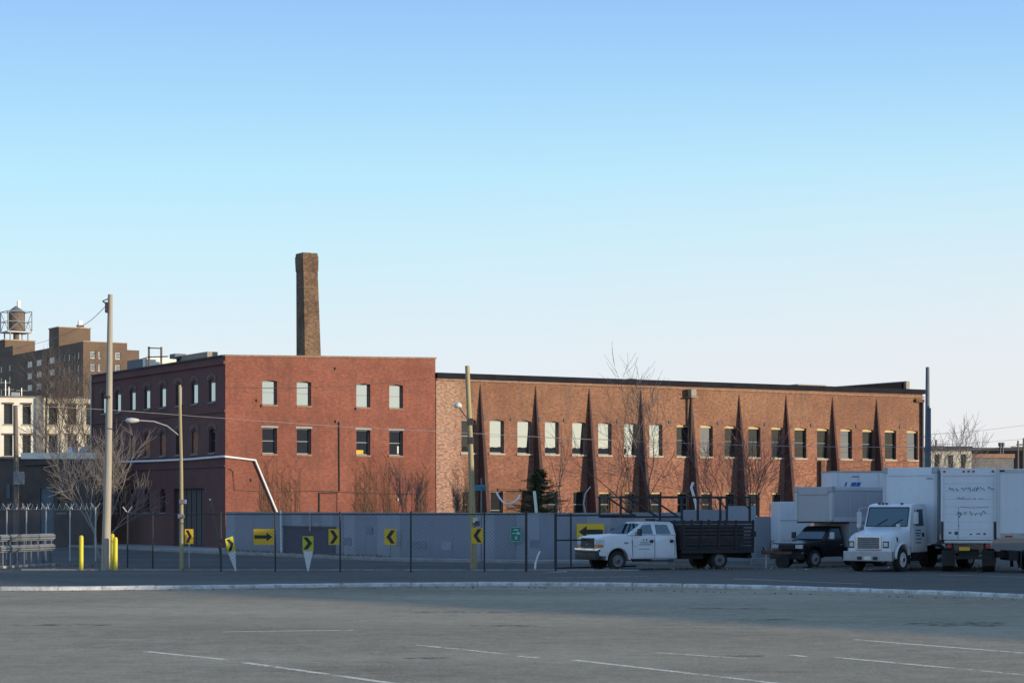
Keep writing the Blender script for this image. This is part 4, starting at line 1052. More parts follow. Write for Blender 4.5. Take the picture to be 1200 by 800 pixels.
# litter
plain('dry_grass', (0.22, 0.18, 0.10), 0.9); plain('litter_pale', (0.55, 0.54, 0.5), 0.8); plain('leaf_brown', (0.14, 0.09, 0.05), 0.9)
def scatter(name, mat, lines, n, size, tuft, seed):
    r = random.Random(seed); m = MB()
    for k in range(n):
        a, b, spread = r.choice(lines); f = r.random(); p = a + (b - a) * f; p = p + Vector((r.gauss(0, spread), r.gauss(0, spread), 0)); p.z = 0.012 + a.z
        if tuft:
            for j in range(6):
                d = Vector((r.gauss(0, .5), r.gauss(0, .5), 1)).normalized() * size * r.uniform(.4, 1.2); q = Vector((0.012, 0.006, 0)); m.add([p - q, p + q, p + d], [(0, 1, 2)])
        else:
            s_ = size * r.uniform(.4, 1.3); an = r.uniform(0, 6.3); u_ = Vector((math.cos(an), math.sin(an), r.uniform(-.2, .4))) * s_; w_ = Vector((-math.sin(an), math.cos(an), 0)) * s_ * .6
            m.add([p - u_, p - w_, p + u_ + Vector((0, 0, s_ * .5)), p + w_], [(0, 1, 2, 3)])
    o = m.build(name, mat); o['kind'] = 'stuff'; o['label'] = name.replace('_', ' ') + ' gathered along the fence and the kerb'; return o
FL = [(Vector((-20, 89.6, 0)), Vector((5, 88.9, 0)), 0.25), (Vector((-17, 122.5, 0.13)), Vector((-6, 105.9, 0.13)), 0.25), (Vector((5, 90, 0)), Vector((22, 92, 0)), 0.8), (Vector((-30, 98, 0)), Vector((-18, 95.5, 0)), 0.4)]
scatter('dry_grass', 'dry_grass', FL, 500, 0.16, True, 1)
scatter('dead_leaves', 'leaf_brown', FL + [(ground(0, 693), ground(600, 688), 0.15), (ground(600, 688), ground(1200, 703), 0.2)], 900, 0.045, False, 2)
scatter('litter', 'litter_pale', FL, 60, 0.08, False, 3)

# ------------------------------------------------------------------ bare trees
def tree(name, label, base, h, spread, seed, bark='bark', twig='twig', trunk_r=0.16, levels=5, first=0.25, stems=1, lean=(0, 0), group=None, up=0.25, nb=(3, 4), tw=0.010):
    r = random.Random(seed); t = thing(name, label, 'tree', base, 0, group); tr = MB(); cr = MB()
    def grow(p, d, L, rad, lv):
        n = 4; pts = [p.copy()]; rs = [rad]; dd = d.copy(); q = p.copy()
        for k in range(n):
            dd = (dd + Vector((r.gauss(0, .12), r.gauss(0, .12), r.gauss(0.02, .06) + up * 0.12))).normalized()
            q = q + dd * (L / n); pts.append(q.copy()); rs.append(max(tw * 0.6, rad * (1 - 0.5 * (k + 1) / n)))
        (tr if lv <= 1 else cr).tube(pts, rs, 7 if lv == 0 else (5 if lv <= 2 else 3))
        if lv >= levels: return
        cnt = r.randint(*nb)
        for k in range(cnt):
            f = 0.35 + 0.65 * (k + r.random() * 0.6) / cnt; f = min(f, 1.0); idx = f * n; i0 = min(int(idx), n - 1); fr_ = idx - i0
            pp = pts[i0].lerp(pts[i0 + 1], fr_); rr = rs[i0] + (rs[i0 + 1] - rs[i0]) * fr_
            ax = dd.orthogonal().normalized(); ax = Matrix.Rotation(r.uniform(0, 2 * PI), 3, dd) @ ax
            ang = r.uniform(0.35, 0.85) * spread
            nd = (dd * math.cos(ang) + ax * math.sin(ang)); nd.z += up; nd.normalize()
            grow(pp, nd, L * r.uniform(0.6, 0.82), max(tw, rr * r.uniform(0.5, 0.68)), lv + 1)
        grow(pts[-1], dd, L * 0.72, max(tw, rs[-1] * 0.9), lv + 1)
    unit = h * (1 - 0.70) / (1 - 0.70 ** (levels + 1)) * 1.12
    for s_ in range(stems):
        a = 2 * PI * s_ / max(1, stems) + r.random()
        d = Vector((math.cos(a) * 0.32 * (stems > 1) + lean[0], math.sin(a) * 0.32 * (stems > 1) + lean[1], 1)).normalized()
        grow(Vector((0.08 * math.cos(a) * (stems > 1), 0.08 * math.sin(a) * (stems > 1), -0.05)), d, unit, trunk_r, 0)
    tr.build('trunk', bark, t); cr.build('crown', twig, t); return t
tree('bare_tree', 'pale leafless tree spreading its branches behind the thick pale pole', ground(119, 654), 6.9, 0.95, 3, 'bark_pale', 'twig_pale', 0.09, 4, up=0.13, nb=(3, 4), stems=2, tw=0.011)
tree('bare_tree', 'tall leafless tree at the middle of the brick wing reaching over roof', Vector(((762 - 600) / FP * 114, 114, 0)), 10.4, 1.2, 11, 'bark', 'twig', 0.12, 4, up=0.10, nb=(3, 4), tw=0.011, lean=(0.26, 0))
tree('bare_tree', 'reddish leafless tree above the rear of the stake truck', Vector(((868 - 600) / FP * 116, 116, 0)), 7.3, 1.0, 21, 'twig_red', 'twig_red', 0.08, 4, up=0.12, stems=3, nb=(3, 3), tw=0.010)
tree('bare_tree', 'thin leafless sapling standing right of the evergreen', Vector(((655 - 600) / FP * 108, 108, 0)), 6.5, 0.7, 31, 'bark', 'twig', 0.06, 3, up=0.25, nb=(2, 2), tw=0.012)
tree('bare_tree', 'small leafless sapling low against right part of the three storey block', Vector(((483 - 600) / FP * 116, 116, 0)), 5.1, 0.7, 41, 'bark', 'twig', 0.06, 4, up=0.4, nb=(3, 3), tw=0.009)
tree('bare_tree', 'tiny leafless sapling left of the timber lamp pole', Vector(((538 - 600) / FP * 110, 110, 0)), 3.7, 0.6, 43, 'bark', 'twig', 0.05, 4, up=0.45, nb=(3, 3), tw=0.009)
tree('bare_tree', 'broad dense leafless tree in front of the far brown apartments', Vector(((84 - 600) / FP * 185, 185, 0)), 15.6, 0.9, 55, 'bark', 'twig', 0.2, 5, up=0.14, stems=2, nb=(3, 3), tw=0.014)
tree('bare_tree', 'dark leafless tree leaning over the cream building beside facade', Vector(((97 - 600) / FP * 172, 172, 0)), 10.5, 1.0, 57, 'bark', 'twig', 0.2, 4, up=0.05, lean=(-0.2, 0), nb=(3, 3), tw=0.02)
tree('bare_tree', 'leafless tree beyond the white trucks at far right', Vector(((1118 - 600) / FP * 190, 190, 0)), 10.2, 1.0, 61, 'bark_pale', 'twig_pale', 0.16, 4, up=0.12, nb=(3, 3), tw=0.018, stems=2)
# evergreen
ev = thing('evergreen_tree', 'small dark green conifer behind the hoarding by the doorway', 'tree', Vector(((632 - 600) / FP * 112, 112, 0)))
MB().tube([(0, 0, 0), (0.02, 0, 2.4), (0, 0, 4.6)], [0.11, 0.07, 0.02], 8).build('trunk', 'bark', ev)
m = MB(); r = random.Random(5); Hh = zat(548, 112)
for k in range(330):
    f = r.random() ** 0.8; z = 0.8 + f * (Hh - 0.85); R0 = (1 - (z - 0.8) / (Hh - 0.7)) ** 0.7 * 1.85 + 0.08
    a = r.uniform(0, 2 * PI); L = R0 * r.uniform(0.4, 1.0) * (1 + 0.38 * math.sin(a * 3 + z * 2.3) + 0.25 * math.sin(z * 7.1 + a)); dr = Vector((math.cos(a), math.sin(a), r.uniform(-0.05, 0.35))).normalized()
    tip = Vector((0, 0, z)) + dr * L
    m.tube([Vector((0, 0, z)), tip], [0.012, 0.004], 3)
    nn = int(6 + L * 14)
    for j in range(nn):
        g_ = 0.25 + 0.75 * j / nn; p = Vector((0, 0, z)) + dr * (L * g_)
        sd_ = Vector((-dr.y, dr.x, 0)) * r.choice((-1, 1)) + Vector((0, 0, r.uniform(-0.5, 0.6))) + dr * 0.6; sd_.normalize(); l = r.uniform(0.1, 0.24)
        up_ = Vector((r.uniform(-.3, .3), r.uniform(-.3, .3), 1)) * 0.022
        m.add([p - up_, p + up_, p + sd_ * l], [(0, 1, 2)]); m.add([p - dr * 0.03, p + dr * 0.03, p + sd_ * l * 0.9 + up_], [(0, 1, 2)])
m.build('crown', 'needles', ev)
# dry vines on the walls: each patch a plant of its own
def vine(label, u0, u1, vt, vb, n, seed):
    r = random.Random(seed); t = thing('dry_vine', label, 'vine', (OX, OY, 0), ANG, 'dry vines on the brick walls'); st = MB(); tw_ = MB()
    for k in range(n):
        u = r.uniform(u0, u1); top = vt + (1 - r.random() ** 0.6) * (vb - vt) * 0.8
        p = locx(u, vb + 20); pts = []; x = p.x; zt = locx(u, top).z; z = 0.3; 
        while z < zt:
            pts.append(Vector((x, -0.025 - r.random() * 0.04, z))); z += 0.35; x += r.gauss(0, 0.045)
        if len(pts) > 2: (st if k % 5 == 0 else tw_).tube(pts, [0.013 * (1 - 0.6 * i / len(pts)) for i in range(len(pts))], 3)
        for j in range(4):
            if len(pts) < 4: break
            q = r.choice(pts[2:]).copy(); sg = r.choice((-1, 1)); qq = [q]
            for i in range(4): q = q + Vector((sg * 0.09 + r.gauss(0, .02), 0, 0.13)); qq.append(q.copy())
            tw_.tube(qq, 0.007, 3)
    st.build('stem', 'vine', t); stuff(tw_.build('twigs', 'vine', t))
vine('dry brown vine below the two left windows of the block', 306, 350, 535, 604, 46, 1)
vine('dry brown vine below the two right windows of the block', 416, 465, 533, 604, 64, 2)
vine('narrow strip of dry vine beside the pale timber lamp pole', 532, 552, 540, 604, 30, 3)
vine('dry vine at the right end of the three storey block', 486, 503, 545, 604, 22, 4)
vine('dry vine stems climbing between buttresses behind the rack', 712, 745, 535, 600, 22, 5)

# ------------------------------------------------------------------ vehicles
def wheel(parent, x, y, r, wd, rim='rim_grey', out=1, name='wheel', dual=False):
    m = MB().lathe([(r * 0.6, -wd / 2), (r * 0.93, -wd / 2), (r, -wd / 2 + 0.03), (r, wd / 2 - 0.03), (r * 0.93, wd / 2), (r * 0.6, wd / 2)], axis='y', n=28)
    if out: pass
    w_ = m.build(name, 'rubber', parent, smooth=True, loc=(x, y, r))
    s = out
    d = -0.06 if dual else 0.0
    rm = MB().lathe([(r * 0.62, wd / 2 * s + 0.002 * s), (r * 0.60, wd / 2 * s - 0.01 * s), (r * 0.55, (wd / 2 - 0.05) * s), (r * 0.3, (wd / 2 - 0.05 - (0.06 if dual else -0.02)) * s), (r * 0.26, (wd / 2 + (-.02 if dual else 0.03)) * s), (r * 0.12, (wd / 2 + (0.0 if dual else 0.05)) * s)], axis='y', n=24)
    rm.build('rim', rim, w_, smooth=True)
    hb = MB()
    for k in range(8):
        a = 2 * PI * k / 8; hb.lathe([(0.05 * r / 0.4, 0), (0.05 * r / 0.4, 0.012)], c=(math.cos(a) * r * 0.44, (wd / 2 - 0.03) * s, math.sin(a) * r * 0.44), axis='y', n=6)
    hb.build('hand_holes', 'rubber', w_)
    MB().cyl((0, (wd / 2 - 0.02) * s, 0), (0, (wd / 2 + 0.055) * s, 0), r * 0.17, n=12).build('hub_cap', 'iron' if rim != 'rim_white' else 'black_metal', w_)
    return w_
def arch(cx, r, n=9, z=0.0, a0=0, a1=PI):
    return [(cx + r * math.cos(a0 + (a1 - a0) * k / n), z + r * math.sin(a0 + (a1 - a0) * k / n)) for k in range(n + 1)]
def cabin(secs, nseg=True):
    """secs: list of (x, z) outline; each with half width; makes tumblehome prism: outline at half-width by z function."""
    pass
def taper_prism(poly, wfun, bevel=0.04):
    bm = bmesh.new()
    a = [bm.verts.new((x, wfun(z), z)) for x, z in poly]; b = [bm.verts.new((x, -wfun(z), z)) for x, z in poly]; n = len(poly)
    fa = bm.faces.new(a); fb = bm.faces.new(b[::-1])
    for i in range(n): bm.faces.new((a[i], b[i], b[(i + 1) % n], a[(i + 1) % n]))
    bmesh.ops.recalc_face_normals(bm, faces=bm.faces[:])
    if bevel: bmesh.ops.bevel(bm, geom=list(set(fa.edges) | set(fb.edges)), offset=bevel, segments=3, affect='EDGES', profile=0.6)
    bmesh.ops.triangulate(bm, faces=[f for f in bm.faces if len(f.verts) > 4])
    return MB().frombm(bm)
def side_panel(poly, wf, s, off, inner=0.02):
    """thin plate following the tapered side; poly (x,z); s = +1 left, -1 right"""
    m = MB(); n = len(poly)
    o = [(x, s * (wf(z) + off), z) for x, z in poly]; i = [(x, s * (wf(z) + off - inner), z) for x, z in poly]
    m.add(o + i, [tuple(range(n)), tuple(range(2 * n - 1, n - 1, -1))] + [(k, (k + 1) % n, n + (k + 1) % n, n + k) for k in range(n)])
    return m

# ---- white crew cab stake truck. x forward, origin under front axle
def crew_cab_truck(label, loc, az):
    t = thing('stake_truck', label, 'truck', loc, az)
    wb = 5.0; r = 0.41
    wf = lambda z: 1.0 if z < 1.3 else 1.0 - (z - 1.3) * 0.26
    # lower body with wheel arch
    body = [(0.92, 0.62), (0.94, 1.0), (0.93, 1.24), (0.86, 1.33), (0.55, 1.41), (-0.45, 1.49), (-0.62, 1.52), (-2.86, 1.52), (-2.9, 0.48), (-0.62, 0.48)] + [(0.52 * -math.cos(a), 0.45 + 0.52 * math.sin(a)) for a in [PI * k / 9 for k in range(0, 10)]] + [(0.56, 0.55)]
    body = [(0.92, 0.62), (0.94, 1.0), (0.93, 1.34), (0.86, 1.42), (0.5, 1.49), (-0.45, 1.55), (-0.62, 1.54), (-2.86, 1.50), (-2.9, 0.48), (-0.58, 0.48)] + [(-0.52 * math.cos(PI * k / 9), 0.45 + 0.52 * math.sin(PI * k / 9)) for k in range(10)] + [(0.56, 0.6)]
    taper_prism(body, lambda z: (0.98 if z < 1.3 else 0.98 - (z - 1.3) * 0.32), 0.05).build('body', 'truck_white', t, smooth=True)
    MB().prism([(0.5, 0.5)] + [(-0.5 * math.cos(PI * k / 9), 0.45 + 0.5 * math.sin(PI * k / 9)) for k in range(10)], -0.7, 0.7).build('wheel_well', 'chassis', t)
    for s in (1, -1):
        fl = MB(); n = 10
        for k in range(n):
            a0, a1 = PI * k / n, PI * (k + 1) / n
            fl.add([(-q * math.cos(a), s * y, 0.45 + q * math.sin(a)) for (q, y) in ((0.515, 0.99), (0.60, 1.0), (0.60, 0.96)) for a in (a0, a1)], [(0, 1, 3, 2), (2, 3, 5, 4)])
        fl.build('fender_flare', 'truck_white', t)
    # greenhouse
    gh = [(-0.42, 1.50), (-1.22, 2.0), (-1.38, 2.06), (-2.0, 2.085), (-2.62, 2.07), (-2.78, 1.98), (-2.87, 1.48)]
    gw = lambda z: 0.95 - max(0, z - 1.48) * 0.28
    taper_prism(gh, gw, 0.05).build('cab_roof', 'truck_white', t, smooth=True)
    ws = MB(); ws.add([(-0.48, 0.86, 1.555), (-0.48, -0.86, 1.555), (-1.17, -0.75, 1.985), (-1.17, 0.75, 1.985)], [(0, 1, 2, 3)]); 
    ws2 = MB(); o = Vector((0.55, 0, 0.83)) * 0.02; ws2.add([(x + o.x, y, z + o.z) for x, y, z in ws.v], [(0, 1, 2, 3)]); ws2.build('windscreen', 'car_glass', t)
    for s in (1, -1):
        side_panel([(-0.84, 1.57), (-1.26, 1.93), (-1.66, 1.965), (-1.72, 1.54)], gw, s, 0.012).build('side_window', 'car_glass', t)
        side_panel([(-1.88, 1.54), (-1.86, 1.96), (-2.46, 1.94), (-2.60, 1.54)], gw, s, 0.012).build('side_window', 'car_glass', t)
        # doors
        wl = lambda z: (0.98 if z < 1.3 else 0.98 - (z - 1.3) * 0.32)
        for (x0, x1) in ((-0.72, -1.77), (-1.80, -2.76)):
            d = side_panel([(x0, 0.56), (x0, 1.2), (x0 - 0.02, 1.46), (x1 + 0.02, 1.46), (x1, 1.2), (x1, 0.56)], wl, s, 0.008).build('door', 'truck_white', t)
            MB().cbox(x1 + 0.06, x1 + 0.22, s * 0.985 - 0.02, s * 0.985 + 0.02, 1.17, 1.3, 0.015).build('door_handle', 'black_metal', d)
            m = MB(); 
            for xs in (x0 + 0.012, x1 - 0.012): m.box(xs - 0.008, xs + 0.008, s * 0.975 - 0.012, s * 0.975 + 0.012, 0.56, 1.3)
            m.build('door_gap', 'frame_dark', d)
            if x0 > -1:
                tx = MB()
                for (a, b, z0, z1) in [(-1.2, -1.26, 1.26, 1.34), (-1.36, -1.42, 1.26, 1.34), (-1.06, -1.5, 1.17, 1.2), (-1.02, -1.6, 1.08, 1.11), (-1.0, -1.55, 0.90, 0.925), (-0.78, -0.95, 1.02, 1.035)]:
                    n = max(1, int(abs(b - a) / 0.08))
                    for k in range(n):
                        q0 = a + (b - a) * k / n; q1 = a + (b - a) * (k + 0.72) / n; tx.box(q1, q0, s * 0.992 - 0.004, s * 0.992 + 0.004, z0, z1)
                stuff(tx.build('door_lettering', 'ink', d))
        mm = MB().cbox(-0.98, -0.86, s * 1.22 - 0.13, s * 1.22 + 0.1, 1.48, 1.78, 0.03); mm.build('mirror', 'black_metal', t)
        MB().tube([(-0.85, s * 0.93, 1.5), (-0.9, s * 1.12, 1.55)], 0.02, 5).build('mirror_arm', 'black_metal', t)
        MB().cbox(0.66, 0.985, s * 0.80 - 0.17, s * 0.80 + 0.195, 1.10, 1.34, 0.03).build('headlight', 'lamp_glass', t)
        MB().cbox(0.70, 0.99, s * 0.82 - 0.17, s * 0.82 + 0.18, 0.99, 1.095, 0.02).build('turn_signal', 'orange_lens', t)
        MB().cbox(-0.3, -0.5, s * 0.992 - 0.006, s * 0.992 + 0.006, 1.18, 1.21, 0.003).build('badge', 'ink', t) if False else MB().box(-0.5, -0.3, s * 0.992 - 0.006, s * 0.992 + 0.006, 1.16, 1.2).build('badge', 'ink', t)
    # grille, bumper
    gshell = MB().cbox(0.93, 0.985, -0.6, 0.6, 0.96, 1.38, 0.02).build('grille', 'black_metal', t)
    for k in range(5): MB().box(0.985, 0.995, -0.56, 0.56, 1.0 + k * 0.07, 1.03 + k * 0.07).build('grille_bar', 'frame_dark', gshell)
    MB().cbox(0.99, 1.0, -0.1, 0.1, 1.07, 1.15, 0.004).build('grille_badge', 'steel_grey', gshell)
    MB().cbox(0.86, 1.12, -1.0, 1.0, 0.78, 0.94, 0.05).build('bumper_top', 'chrome', t, smooth=True)
    MB().cbox(0.84, 1.09, -0.97, 0.97, 0.45, 0.775, 0.05).build('bumper_lower', 'black_metal', t, smooth=True)
    MB().box(1.092, 1.10, -0.15, 0.15, 0.62, 0.74).build('number_plate', 'rust', t)
    m = MB(); 
    for y in (-0.5, -0.25, 0, 0.25, 0.5): m.cbox(-1.5, -1.42, y - 0.04, y + 0.04, 2.07, 2.105, 0.01)
    m.build('roof_marker', 'orange_lens', t)
    # chassis, bed, stakes
    MB().box(-6.5, 0.8, -0.42, 0.42, 0.5, 0.72).box(-4.2, -3.1, 0.45, 0.95, 0.45, 0.85).box(-4.2, -3.1, -0.95, -0.45, 0.45, 0.85).box(-6.7, -6.5, -0.9, 0.9, 0.45, 0.62).build('chassis', 'chassis', t)
    for s in (1, -1):
        wheel(t, 0, s * 0.83, r, 0.26, 'rim_dull', s); wheel(t, -wb, s * 0.80, r, 0.42, 'rim_dull', s, dual=True)
        MB().cbox(-1.0 + -0.0, -2.6 + 0.0, 0, 1, 0, 1) if False else None
        MB().box(-2.7, -0.7, s * 1.0 - 0.08, s * 1.0 + 0.05, 0.36, 0.42).build('running_board', 'black_metal', t)
    bx0, bx1, by = -6.65, -3.02, 1.18
    bed = MB().cbox(bx0, bx1, -by, by, 0.86, 1.0, 0.02).build('flat_bed', 'stake_black', t)
    m = MB().box(bx0, bx1, by - 0.05, by + 0.02, 0.70, 0.857).box(bx0, bx1, -by - 0.02, -by + 0.05, 0.70, 0.857); m.build('bed_skirt', 'stake_black', t)
    nb_ = 7
    for s in (1, -1):
        for k in range(nb_):
            z = 1.03 + k * 0.158; 
            o = MB().box(bx0 + 0.02, bx1 - 0.02, s * by - 0.02, s * by + 0.012, z, z + (0.15 if k < 2 else 0.112)).build('side_board', 'stake_wood' if k > 1 else 'stake_black', t)
        for k in range(5):
            x = bx0 + 0.06 + (bx1 - bx0 - 0.12) * k / 4; MB().box(x - 0.05, x + 0.05, s * by + 0.014, s * by + 0.05, 0.9, 2.14).build('stake_post', 'stake_black', t)
    for k in range(nb_): z = 1.03 + k * 0.158; MB().box(bx1 - 0.03, bx1, -by + 0.03, by - 0.03, z, z + 0.135).build('head_board', 'stake_black', t)
    for k in range(nb_): z = 1.03 + k * 0.158; MB().box(bx0, bx0 + 0.03, -by + 0.03, by - 0.03, z, z + 0.12).build('tail_board', 'stake_wood', t)
    # load
    MB().cbox(bx0 + 0.3, bx1 - 0.4, -0.85, 0.85, 1.02, 1.9, 0.08).build('load', 'stake_black', t)
    # overhead rack
    rk = MB(); top = 3.18
    for s in (1, -1):
        y = s * 0.98
        rk.box(bx0 + 0.05, 0.05 - 0.1, y - 0.04, y + 0.04, top - 0.09, top)
        for x in (bx0 + 0.1, bx0 + 1.6, bx1 - 0.1): rk.box(x - 0.045, x + 0.045, y - 0.04 + 0.0, y + 0.04, 2.1, top - 0.09)
        rk.box(bx1 - 0.1, -0.1, y - 0.035, y + 0.035, 2.24, 2.32)
        rk.box(-0.16, -0.08, y - 0.035, y + 0.035, 2.32, top - 0.09)
        rk.tube([(-0.5, y, top - 0.05), (-1.9, y, 2.3)], 0.045, 4); rk.tube([(-1.5, y, top - 0.05), (bx1 + 0.1, y, 2.3)], 0.045, 4)
        rk.tube([(bx0 + 0.6, y, top - 0.06), (bx0 + 0.1, y, 2.6)], 0.035, 4)
    for x in (-0.12, bx0 + 0.1, bx0 + 1.6, bx1 - 0.1): rk.box(x - 0.04, x + 0.04, -0.94, 0.94, top - 0.08, top - 0.01)
    rk.build('overhead_rack', 'black_metal', t)
    MB().cbox(-2.2, -2.0, -0.3, 0.3, 2.09, 2.2, 0.03).build('beacon_bracket', 'black_metal', t)
    # tail pieces
    m = MB().cyl((bx0 - 0.12, 0.9, 0.9), (bx0 - 0.12, 0.9, 2.0), 0.05).cbox(bx0 - 0.2, bx0 - 0.04, 0.8, 1.05, 1.4, 1.65, 0.03).box(bx0 - 0.03, bx0 - 0.003, -0.9, 0.9, 0.5, 0.85); m.build('tail_gear', 'black_metal', t)
    return t
az_p = PI + R(25)
PN = ground(724, 668); left_ = Vector((-math.sin(az_p), math.cos(az_p), 0))
crew_cab_truck('white crew cab stake truck with black slatted bed and overhead rack', PN - left_ * 0.95, az_p)

# ---- box body
def box_body(t, x0, x1, hw, z0, z1, mat='box_white', cap='alu', roofmat='box_white', door='rear', grey_front=False):
    b = MB().cbox(x0, x1, -hw, hw, z0, z1, 0.03).build('cargo_box', mat, t)
    for s in (1, -1):
        MB().cbox(x1 - 0.12, x1 + 0.03, s * hw - (0.12 if s > 0 else 0.03), s * hw + (0.03 if s > 0 else 0.12), z0 + 0.05, z1 - 0.25, 0.03).build('corner_post', cap, b)
        MB().cbox(x1 - 0.2, x1 + 0.04, s * hw - (0.2 if s > 0 else 0.04), s * hw + (0.04 if s > 0 else 0.2), z1 - 0.26, z1 + 0.02, 0.05).build('corner_cap', 'bumper_grey', b)
        MB().box(x0 + 0.02, x1 - 0.2, s * hw - (-0.002 if s > 0 else 0.03), s * hw + (0.03 if s > 0 else -0.002), z1 - 0.16, z1 - 0.02).build('top_side_rail', cap, b)
        MB().box(x0 + 0.02, x1 - 0.1, s * hw - (-0.002 if s > 0 else 0.035), s * hw + (0.035 if s > 0 else -0.002), z0 + 0.0, z0 + 0.2).build('bottom_side_rail', cap, b)
        # panel seams with rivets
        n = max(2, int((x1 - x0) / 1.2))
        for k in range(1, n):
            x = x0 + (x1 - x0) * k / n; MB().box(x - 0.02, x + 0.02, s * (hw + 0.004) - 0.003, s * (hw + 0.004) + 0.003, z0 + 0.2, z1 - 0.17).build('panel_seam', cap, b)
    MB().cbox(x1 - 0.02, x1 + 0.035, -hw + 0.2, hw - 0.2, z1 - 0.36, z1 + 0.0, 0.03).build('front_top_cap', mat, b)
    return b
def rear_door(t, b, x0, hw, z0, z1, scrawl=True):
    # frame and roll-up door made of slats
    MB().box(x0 - 0.04, x0 - 0.002, -hw, -hw + 0.12, z0 + 0.02, z1 - 0.3).box(x0 - 0.04, x0 - 0.002, hw - 0.12, hw, z0 + 0.02, z1 - 0.3).box(x0 - 0.045, x0 - 0.002, -hw, hw, z1 - 0.3, z1).build('door_frame', 'box_white', b)
    n = 8; h = (z1 - 0.32 - z0 - 0.1) / n
    for k in range(n): MB().cbox(x0 - 0.024, x0 - 0.003, -hw + 0.13, hw - 0.13, z0 + 0.1 + k * h + 0.004, z0 + 0.1 + (k + 1) * h - 0.004, 0.006).build('door_slat', 'box_white', b)
    for y in (-hw + 0.15, -0.2, 0.0, 0.2, hw - 0.15): MB().cbox(x0 - 0.06, x0 - 0.044, y - 0.05, y + 0.05, z1 - 0.17, z1 - 0.09, 0.008).build('marker_lamp', 'red_lens', b)
    for s in (1, -1): MB().box(x0 - 0.06, x0 - 0.041, s * (hw - 0.06) - 0.05, s * (hw - 0.06) + 0.05, z0 + 0.02, z0 + 0.75).build('rubber_buffer', 'black_metal', b)
    if scrawl:
        r = random.Random(9); m = MB()
        W_ = 2 * hw - 0.4
        def stroke(pts, rr=0.016): m.tube([(x0 - 0.03, y, z) for y, z in pts], rr, 4)
        zt = z1 - 0.3
        for row, (zz, yc, ww, am) in enumerate([(zt - 0.55, 0.0, 0.8, 0.10), (zt - 0.95, -0.1, 0.55, 0.07), (zt - 1.55, 0.05, 0.7, 0.12)]):
            y = yc + ww
            while y > yc - ww:
                l = r.uniform(0.1, 0.3)
                if r.random() < 0.8:
                    stroke([(y - l * k / 5, zz + r.uniform(-am, am) * (1 if k % 2 else 0.3)) for k in range(6)], r.uniform(0.008, 0.02))
                y -= l + r.uniform(0.02, 0.12)
        stroke([(0.35, zt - 1.3), (-0.2, zt - 1.33), (-0.8, zt - 1.3)], 0.009); stroke([(0.4, zt - 1.3), (0.42, zt - 2.6)], 0.008)
        stroke([(0.45, zt - 1.5), (0.3, zt - 1.6), (0.42, zt - 1.75)], 0.02)
        for (y, z, a, h_) in [(0.75, z0 + 0.25, 0.12, 0.07), (0.5, z0 + 0.2, 0.14, 0.14), (-0.1, z0 + 0.2, 0.1, 0.05), (-0.4, z0 + 0.22, 0.16, 0.05), (-0.65, z0 + 0.2, 0.1, 0.08), (0.4, z0 + 0.55, 0.05, 0.04)]:
            m.box(x0 - 0.034, x0 - 0.026, y - a / 2, y + a / 2, z, z + h_)
        stuff(m.build('graffiti', 'ink', b))
    # bumper and lamps
    MB().cbox(x0 - 0.16, x0 + 0.05, -hw + 0.15, hw - 0.15, z0 - 0.14, z0 - 0.03, 0.02).build('rear_step', 'alu', t)
    MB().box(x0 - 0.1, x0 + 0.0, -hw + 0.2, hw - 0.2, 0.55, 0.68).box(x0 - 0.06, x0 + 0.02, -0.7, -0.6, 0.66, z0 - 0.14).box(x0 - 0.06, x0 + 0.02, 0.6, 0.7, 0.66, z0 - 0.14).build('rear_bumper', 'chassis', t)
    MB().box(x0 - 0.12, x0 - 0.1, -0.05, 0.38, z0 - 0.45, z0 - 0.3).build('number_plate', 'cloth_yellow', t)
    for s in (1, -1): MB().cbox(x0 - 0.12, x0 - 0.03, s * (hw - 0.35) - 0.1, s * (hw - 0.35) + 0.1, z0 - 0.34, z0 - 0.2, 0.02).build('tail_lamp', 'red_lens', t)

